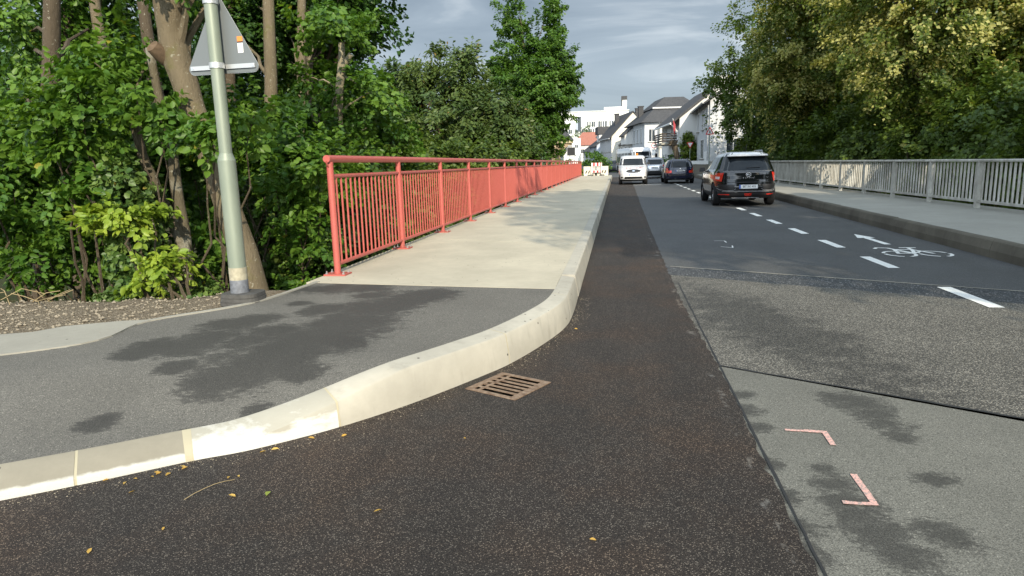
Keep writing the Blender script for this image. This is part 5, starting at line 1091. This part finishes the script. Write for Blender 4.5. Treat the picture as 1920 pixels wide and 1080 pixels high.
H.part('gutter', MB().tube([(-.85,-.2,4.75), (-.85,12.2,4.75)], .1, 8), M['white_paint']); H.part('corner_pipe', MB().tube([(-.8,.0,4.7), (-.12,.3,4.0), (-.12,.3,0)], .06, 6), M['white_paint'])
H.part('flagpole', MB().tube([(-.01,-.01,3.0), (-.7,-.4,5.2)], .03, 6), M['white_paint']); H.part('flag', MB().add([(-.66,-.4,5.1), (-.42,-.38,4.6), (-.45,-.36,3.7), (-.6,-.38,3.9), (-.66,-.38,5.1), (-.42,-.36,4.6), (-.45,-.34,3.7), (-.6,-.36,3.9)], [(0,1,2,3), (7,6,5,4)]), plain('flag_red', (.35, .05, .06), .8))
# large hipped house
H = House('house', 'large pale house with tall steep hipped slate roof and stuccoed bay', 1208, 95, 9, .0, group=HG).wall(9.5, 13, 6.5, M['wall_grey'])
H.hip_roof(8.5, M['slate'], .6, 1.7); MB().add([(1.5,1.5,8.52),(8.,1.5,8.52),(8.,11.5,8.52),(1.5,11.5,8.52),(3.4,3.4,10.1),(6.1,3.4,10.1),(6.1,9.6,10.1),(3.4,9.6,10.1)], [(0,1,5,4),(1,2,6,5),(2,3,7,6),(3,0,4,7),(4,5,6,7),(3,2,1,0)]).build('upper_roof', M['slate'], H.r)
MB().bbox((1.35, 1.35, 8.42), (8.15, 1.48, 8.62)).build('roof_ledge', M['gutter'], H.r)
for u in (2.2, 4.8, 7.4, 10.): H.win('street', u, 4.0, .9, 1.8); H.win('street', u, 1.0, .9, 1.8)
H.win('gable', 7.6, 4.0, 1.0, 1.6); H.win('gable', .0+1.0, 4.0, .8, 1.6)
H.part('bay', MB().bbox((1.9, -1.0, -.5), (5.2, -.01, 5.9)), M['wall_cream']); H.part('bay_ledge', MB().bbox((1.7, -1.2, 3.1), (5.4, -.012, 3.32)), M['concrete_pale']); H.part('bay_balcony', MB().bbox((1.8, -1.12, 3.33), (5.3, -1.005, 4.1)), M['wall_cream'])
for u in (2.7, 4.3): H.part('window', MB().bbox((u-.4, -1.03, 4.3), (u+.4, -1.004, 5.4)), M['pane'])
H.part('door', MB().bbox((2.9, -1.03, .0), (4.0, -1.004, 2.5)), M['pane']); H.chimney(1.0, 8, 6.8, 9.2)
# low dormer house
H = House('house', 'small white house with dark dormer roof between cream gable and hipped house', 1186, 104, 12, .0, group=HG).wall(5, 9, 4.2, M['wall_white'], 6.4).gable_roof(6.4, M['slate'], .35)
for u in (2., 4.6, 7.2): H.win('street', u, 2.2, 1., 1.4)
d_ = MB().prism([(-1.3, 3.9), (.9, 3.9), (.9, 5.2), (-.2, 6.2), (-1.3, 5.2)], 1, -.4, 2.2); H.part('dormer', d_, M['wall_white'])
H.part('dormer_roof', MB().prism([(-1.6, 5.0), (-.2, 6.25), (1.2, 5.0), (1.2, 5.2), (-.2, 6.5), (-1.6, 5.2)], 1, -.6, 2.3), M['slate'])
# cream gable house
H = House('house', 'tall cream house with sunlit gable and grey street front', 1147, 112, 11, .0, group=HG).wall(6.9, 11, 5.5, M['wall_cream'], 9.2).gable_roof(9.2, M['slate'], .4)
H.part('street_front', MB().bbox((-.05, .02, -.7), (-.003, 10.98, 5.2)), M['wall_grey'])
for u in np.arange(1.4, 10.5, 2.):
    for z in (.6, 3.1): H.win('street', u+.053*0, z, 1., 1.55, fr=.14)
for u in (2.2, 4.7): H.win('gable', u, 5.7, .9, .4, sill=False, mat=M['concrete_pale'])
H.chimney(2.0, 6, 7.0, 9.3); H.chimney(4.6, 1.8, 8., 9.8); H.part('gutter', MB().tube([(-.45,-.2,5.1), (-.45,11,5.1)], .1, 6), M['gutter'])
# pale blue and white terraces further along
for lab, px, Y, rz, w_, d, h, rg, wm, dorm in (('pale blue terraced house beyond the cream gable house', 1119, 130, 9, 7, 11, 4.6, 7.2, 'wall_blue', True), ('white terraced house with dark shutters at the end of the street', 1107, 146, 10, 7, 12, 3.9, 6.4, 'wall_white', False)):
    H = House('house', lab, px, Y, rz, 0., group=HG).wall(w_, d, h, M[wm], rg).gable_roof(rg, M['slate'], .5)
    for u in np.arange(1.5, d-.5, 2.4):
        for z in (.4, 2.6): H.win('street', u, z, .95, 1.2)
    if dorm:
        H.part('dormer', MB().bbox((.6, 1., 5.0), (3.4, 4.4, 6.6)), M['wall_white']); H.part('dormer_roof', MB().bbox((.3, .7, 6.61), (3.7, 4.7, 8.0)), M['slate'])
# red roofed house and flat white annex
H = House('house', 'white house with broad red tiled roof below the big white building', 1077, 178, 4, 0.).wall(16, 12, 5.8, M['wall_white'])
H.hip_roof(9.2, M['red_tile'], .5, 2.2)
for u in (2, 5, 8, 11): H.win('gable', u, 3.2, 1.2, 1.6); H.win('gable', u, .4, 1.2, 1.6)
MB().box((6.0, 1.0, 7.8), (.7, .3, .5)).build('roof_light', M['pane'], H.r)
H = House('annex', 'flat roofed white annex in front of the red roofed house', 1069, 168, 4, 0., 'building').wall(2.6, 8, 7.2, M['wall_bright'])
H.win('gable', 1.6, 5.0, .8, .7, sill=False); H.part('porch', MB().bbox((2.6, -3, 0), (7.5, -.2, 3.9)), M['wall_cream']); H.part('roof', MB().bbox((-.1, -.1, 7.2), (2.7, 8.1, 7.35)), M['gutter'])
H.part('garage_door', MB().bbox((3.4, -3.05, 0), (6.6, -3.004, 2.4)), M['wood_dark'])
# round sandstone house with slate cone
p = aty(1049, 300, 118); RT_ = thing('round_house', 'round sandstone building with dark slate cone roof behind the tall green tree', 'building', (p[0], 118, 0))
def ring_(r, z0, z1, r2=None, seg=20): return MB().tube([(0,0,z0), (0,0,z1)], [r, r if r2 is None else r2], seg)
ring_(2.2, -.8, 4.7).build('wall', M['wall_sand'], RT_, True); ring_(2.45, 4.71, 5.2).build('cornice', plain('yellow_cornice', (.50, .42, .26), .8), RT_); ring_(2.6, 5.21, 7.8, .4).build('roof', M['slate'], RT_, True)
for a in (-60, -95, -130): 
    th = R_(a); o = MB().box((0,0,0), (.6, .12, 1.9)).build('window', M['wood_dark'], RT_); o.location = (2.22*math.cos(th), 2.22*math.sin(th), 2.4); o.rotation_euler = (0, 0, th+math.pi/2)
p = aty(1062, 300, 112); H = House('house', 'small white gabled building beside the round house', 1057, 108, 10, 0.).wall(1.8, 5, 2.6, M['wall_white'], 3.8).gable_roof(3.8, M['slate'], .2); H.win('gable', .9, .8, .7, 1.1)
# big white building on the hill
Yb = 330; p0 = aty(1030, 300, Yb); sx = Yb/F_PX
HB = thing('clinic_building', 'big bright white flat-roofed building with ribbon windows on the hill', 'building', (p0[0], Yb, 0)); Wb = 144*sx; Zt = aty(1100, 210, Yb)[2]
MB().bbox((0, 0, -2), (Wb, 30, Zt)).build('wall', M['wall_bright'], HB); MB().bbox((-.3, -.3, Zt), (Wb+.3, 30, Zt+.5)).build('roof_edge', M['gutter'], HB)
zr1, zr2 = aty(1100, 231, Yb)[2], aty(1100, 244, Yb)[2]
for zc, hh, x0 in ((zr1, 1.8, 66), (zr2, 1.5, 24)):
    for i, px in enumerate(range(x0, 138, 4)):
        x = px*sx; MB().bbox((x, -.12, zc-hh), (x+(.6 if i % 3 else .85), -.004, zc+hh*.4)).build('window', M['pane'] if (i*7) % 5 else M['gutter'], HB)
MB().bbox((50*sx, -.4, zr1-3.6), (59*sx, -.01, zr1+3.2)).build('glazed_bay', M['pane'], HB); MB().bbox((50.5*sx, -.6, zr1-3.), (53*sx, -.41, zr1+3.)).build('bay_panel', M['wall_blue'], HB)
MB().bbox((100*sx, 4, Zt+.5), (140*sx, 24, Zt+2.2)).build('penthouse', M['wall_bright'], HB); tw = MB().bbox((132*sx, 6, Zt+2.2), (141*sx, 14, Zt+5.6)).build('tower', M['wall_bright'], HB); MB().bbox((131*sx, 5.5, Zt+5.6), (141.5*sx, 14.5, Zt+7.2)).build('tower_top', M['slate'], tw); MB().bbox((131*sx, 5.2, Zt+.6), (133*sx, 5.95, Zt+5.6)).build('tower_frame', M['slate'], tw)
hill_z = lambda X, Y: -.3+24*sstep(190, 420, Y)*sstep(-260, -60, X)*(1-sstep(40, 160, X))
struct(grid('hill', np.linspace(-260, 160, 22), np.linspace(190, 520, 14), lambda X, Y: np.minimum(hill_z(X, Y), 8.), plain('hill_grass', (.05, .08, .025), .9)), 'low green hill behind the houses')

# ------------------------------------------------------------------ street furniture, far end
def pole_sign(name, label, px, py_sign, Y, base_z=0.): p = aty(px, py_sign, Y); T = thing(name, label, 'sign', (p[0], Y, base_z)); MB().tube([(0,.03,0), (0,.03,p[2]-base_z+.1)], .035, 8).build('post', M['galv'], T, True); return T, p[2]-base_z
T, z = pole_sign('give_way_sign', 'red and white inverted triangle give-way sign before the yellow-green conifer', 1294, 271, 61)
o = MB().prism(rounded([(-.31, z+.20), (0, z-.35), (.31, z+.20)], .05), 1, -.01, .0).build('sign_plate', M['sign_red'], T); MB().prism(rounded([(-.20, z+.14), (0, z-.22), (.20, z+.14)], .02), 1, -.016, -.011).build('sign_face', M['white_paint'], o)
T, z = pole_sign('speed_sign', 'round red-rimmed traffic sign with black car symbol and small plates below', 1226.5, 273, 86)
o = MB().disc((0,0,z), .33, 1, 28, th=.012).build('sign_plate', M['sign_red'], T); MB().disc((0,-.010,z), .245, 1, 28, th=.006).build('sign_face', M['white_paint'], o); MB().box((0,-.017,z-.03), (.30,.006,.09)).box((0,-.0172,z+.05), (.16,.006,.08), taper=.7).build('car_symbol', M['ink'], o)
MB().box((0,0,z-.62), (.5,.01,.26)).build('lower_plate', M['white_paint'], T); MB().box((0,0,z-1.0), (.6,.01,.4)).build('lower_plate', M['white_paint'], T)
T, z = pole_sign('warning_sign', 'red-rimmed warning triangle with black junction symbol under the overhanging tree', 1331, 246, 53)
o = MB().prism(rounded([(-.33, z-.25), (.33, z-.25), (0, z+.36)], .05), 1, -.01, 0).build('sign_plate', M['sign_red'], T); MB().prism(rounded([(-.21, z-.18), (.21, z-.18), (0, z+.21)], .02), 1, -.016, -.011).build('sign_face', M['white_paint'], o); MB().box((0,-.02,z-.02), (.05,.006,.24)).box((0,-.0203,z-.06), (.16,.006,.05)).build('junction_symbol', M['ink'], o)
p = aty(1071, 284, 66); T = thing('speed_display', 'dark electronic speed display on two white poles beyond the red railing', 'sign', (p[0], 66, 0))
MB().box((0,0,p[2]), (.82,.2,.82)).build('housing', M['gutter'], T); MB().box((0,-.106,p[2]), (.74,.01,.74)).build('screen', M['black'], T); MB().box((0,-.02,p[2]+.52), (.6,.3,.1)).build('solar_hood', M['gutter'], T)
for x in (-.15,.35): MB().tube([(x,.12,0), (x,.12,p[2]+.3)], .04, 8).build('pole', M['white_paint'], T)
MB().box((.5,-.05,p[2]-.55), (.2,.12,.22)).build('sensor_box', M['white_paint'], T)
# barrier at the end of the footway
pbz = onz(1115, 329, FZ); Yb_ = min(pbz[1], YEND-.4)
M['stripe'] = None
t = MT('red_white_stripes', .5); vv = t.sep(t.obj()); t.col(t.ramp(t.math('FRACT', t.math('MULTIPLY', vv[0], 3.2)), [(.0, (.5,.03,.03)), (.5, (.5,.03,.03)), (.51, (.78,.78,.76)), (1., (.78,.78,.76))], 'CONSTANT')); M['stripe'] = t.m
for k, (px, lab) in enumerate(((1105, 'low cream plastic barrier block standing beside the red railing end'), (1130, 'low cream plastic barrier block standing beside the kerb'))):
    x = aty(px, 320, Yb_)[0]; T = thing('barrier_block', lab, 'barrier', (x, Yb_, FZ), 0., 'barrier blocks closing the footway')
    MB().prism([(-.48,.12),(-.44,.0),(-.18,.0),(-.14,.1),(.14,.1),(.18,0),(.44,0),(.48,.12),(.48,.80),(-.48,.80)], 1, -.12, .12).build('block', plain('cream_plastic', (.66,.63,.52), .6), T)
    for i in range(3): MB().add([(-.36+.24*i,-.124,.2), (-.26+.24*i,-.124,.2), (-.16+.24*i,-.124,.45), (-.26+.24*i,-.124,.45), (-.36+.24*i,-.1205,.2), (-.26+.24*i,-.1205,.2), (-.16+.24*i,-.1205,.45), (-.26+.24*i,-.1205,.45)], [(0,1,2,3),(7,6,5,4),(0,4,5,1),(1,5,6,2),(2,6,7,3),(3,7,4,0)]).build('slot', M['ink'], T)
x = aty(1119, 320, Yb_)[0]; T = thing('barrier_board', 'red and white striped barrier board standing before the cream blocks', 'barrier', (x, Yb_-.35, FZ))
MB().box((0,0,.96), (.9,.03,.26)).build('board', M['stripe'], T); MB().box((0,0,.36), (.9,.03,.16)).build('board', M['stripe'], T)
for i in range(9): MB().box((-.38+.095*i,0,.62), (.03,.02,.42)).build('bar', M['white_paint'], T)
for sg in (-1, 1): MB().box((sg*.42,0,.6), (.05,.035,1.0)).build('upright', M['white_paint'], T); MB().box((sg*.35,0,.06), (.16,.5,.12)).build('foot', M['black_rubber'], T)
# low wall with a white board, hedge, conifer, pollard, bushes
p = aty(1308, 320, 54); T = thing('garden_wall', 'low rubble garden wall with a pale board on top beside the blue estate', 'wall', (p[0], 54, 0)); MB().box((0,0,.5), (1.6,.4,1.0)).build('wall', M['stone_wall'], T); MB().box((0,-.1,1.15), (1.5,.1,.26)).build('board', M['white_paint'], T)
p = aty(1291, 310, 66); bush('conifer', 'yellow-green pointed conifer in front of the pale grey house', (p[0], 66, 0), [(p[0],66,1.0,1.1,.7,1.1),(p[0],66,2.1,.8,.6,1.),(p[0],66,3.1,.45,.4,.8),(p[0],66,3.8,.2,.2,.4)], 200, 40, 'leaf_conifer', None, 400, cat='tree', leaf=(.22,.12), spread=.35, stems=4, rnd=False, up=.1)
p = aty(1268, 310, 61); T = thing('pollard_tree', 'pollarded brown trunk with knobbly head before the balcony house', 'tree', (p[0], 61, 0)); MB().tube([(.3,0,-.1),(.2,0,1.),(-.05,0,2.1),(-.3,0,2.9)], [.27,.24,.24,.28], 12).build('trunk', M['bark_dark'], T, True)
random.seed(5)
for i in range(14): a = random.uniform(0, 6.28); MB().tube([(-.35,0,2.75), (-.35+.5*math.cos(a), .5*math.sin(a), 2.7+random.uniform(-.1,.5))], [.12,.02], 6).build('knuckle_branch', M['bark_dark'], T, True)
for lab, px, Y, r, h, lm in (('round green bush behind the striped barrier', 1117, 78, 1.6, 2.6, 'leaf_hornbeam'), ('bright green bush at the far end of the red railing', 1045, 64, 2.4, 1.5, 'leaf_conifer'), ('green tree in front of the big white building', 1094, 205, 3.4, 11.6, 'leaf_hornbeam'), ('small bush under the pollard', 1258, 60, .8, 1.4, 'leaf_hornbeam')):
    p = aty(px, 305, Y); bush('garden_bush' if h < 5 else 'garden_tree', lab, (p[0], Y, -.05), [(p[0], Y, h*.5, r, r, h*.5)] if h < 5 else [(p[0], Y, h*.75, r, r*.8, h*.35)], 70, 40, lm, None, 410+px, leaf=(.3,.2) if h > 5 else (.2,.14), spread=.5 if h < 5 else 1., stems=4, rnd=False, cat='bush' if h < 5 else 'tree')
p0_ = aty(1122, 305, 95); p1_ = aty(1165, 305, 95); bush('hedge', 'dark clipped hedge in front of the cream gable house', (p0_[0], 95, 0), [(x, 95, .9, .9, .7, .9) for x in np.linspace(p0_[0], p1_[0], 5)], 70, 40, 'leaf_dark', None, 430, leaf=(.25,.18), spread=.5, stems=3, rnd=False, cat='hedge')

# ------------------------------------------------------------------ small things: leaves, pebbles, twigs
LG = 'fallen leaves on the dark asphalt'
rng = np.random.default_rng(77)
lv = [(505,921,'g'),(305,994,'d'),(430,893,'d'),(446,891,'d'),(240,925,'d'),(292,890,'d'),(300,888,'d'),(236,903,'d'),(250,897,'d'),(340,880,'d'),(348,876,'d'),(590,822,'d'),(500,845,'d'),(508,843,'d'),(320,886,'d'),(282,893,'d'),(165,1038,'d'),(442,931,'d'),(1105,1010,'d'),(640,818,'d'),(1020,605,'d'),(1083,617,'d'),(700,960,'d'),(870,820,'d'),(205,898,'d')]
for i, (px, py, k) in enumerate(lv):
    q = onz(px, py, .012); a = rng.uniform(0, 6.28); D = np.array([[math.cos(a), math.sin(a), .15]]); N = np.array([[rng.normal(0,.35), rng.normal(0,.35), 1.]])
    L = .045 if k == 'g' else rng.uniform(.022, .042)
    me = leaf_mesh('fallen_leaf', np.zeros((1,3)), D, N, np.array([L]), np.array([L*(.55 if k == 'g' else .5)]), np.array([rng.random()]), M['leaf_green' if k == 'g' else 'leaf_dry'])
    o = link('fallen_leaf', me, None, tuple(q)); near_kerb = py < 906-(px-123)*.15
    tag(o, 'green fallen leaf lying alone on the dark asphalt' if k == 'g' else ('dry yellow leaf lying in the gutter against the kerb' if 190 < px < 660 and py < 912 else 'single dry yellow leaf on the dark asphalt'), 'leaf', LG)
q0 = onz(345, 937, .01); q1 = onz(440, 899, .01); tag(MB().tube(wobble(q0, q1, 5, .03), .0016, 5).build('straw', M['twig']), 'thin dry straw lying on the dark asphalt', 'straw')
mb = MB(); n_ = 1500
for i in range(n_):
    x = rng.uniform(-6.6, -3.5); y = rng.uniform(4.2, 5.9); lx = float(np.interp(y, le[::-1, 1], le[::-1, 0]))
    if x > lx-.04: continue
    z = float(below(np.array(x), np.array(y))); r = rng.uniform(.006, .02)*(1.6 if rng.random() < .04 else 1); v = rng.uniform(.6, 1.2, (6, 3))
    O = [(1,0,0),(0,1,0),(-1,0,0),(0,-1,0),(0,0,.7),(0,0,-.7)]; mb.add([(x+r*o[0]*k[0], y+r*o[1]*k[1], z+r*.3+r*o[2]*k[2]) for o, k in zip(O, v)], [(0,1,4),(1,2,4),(2,3,4),(3,0,4),(1,0,5),(2,1,5),(3,2,5),(0,3,5)])
tag(mb.build('pebbles', M['pebble']), 'loose pebbles scattered over the gravel verge', 'gravel', kind='stuff')
mb = MB()
for i in range(36):
    x = rng.uniform(-6.8, -5.3); y = rng.uniform(5.2, 5.9); z = float(below(np.array(x), np.array(y)))+.02; a = rng.uniform(0, 6.28); L = rng.uniform(.08, .4)
    mb.tube([(x, y, z), (x+L*.5*math.cos(a), y+L*.5*math.sin(a), z+rng.uniform(0,.12)), (x+L*math.cos(a), y+L*math.sin(a), z+rng.uniform(0,.16))], .004, 4, False)
tag(mb.build('dry_brushwood', M['twig']), 'tangled dry brushwood along the back of the gravel verge', 'brushwood', kind='stuff')

mb = MB(); O = [(1,0,0),(0,1,0),(-1,0,0),(0,-1,0),(0,0,.7),(0,0,-.7)]; OF = [(0,1,4),(1,2,4),(2,3,4),(3,0,4),(1,0,5),(2,1,5),(3,2,5),(0,3,5)]
for i in range(900):
    s_ = rng.uniform(2.5, SK); p, nn = kerb_at(s_); d = -abs(rng.normal(0, .07))-.008
    x, y = p+nn*d
    if np.hypot(x-gc[0], y-gc[1]) < .3: continue
    r = rng.uniform(.0018, .0048); v = rng.uniform(.6, 1.3, (6, 3)); mb.add([(x+r*o[0]*k[0], y+r*o[1]*k[1], .006+r*.4+r*o[2]*k[2]) for o, k in zip(O, v)], OF)
tag(mb.build('gutter_grit', M['pebble']), 'loose grit gathered on the asphalt along the foot of the kerb', 'grit', kind='stuff')
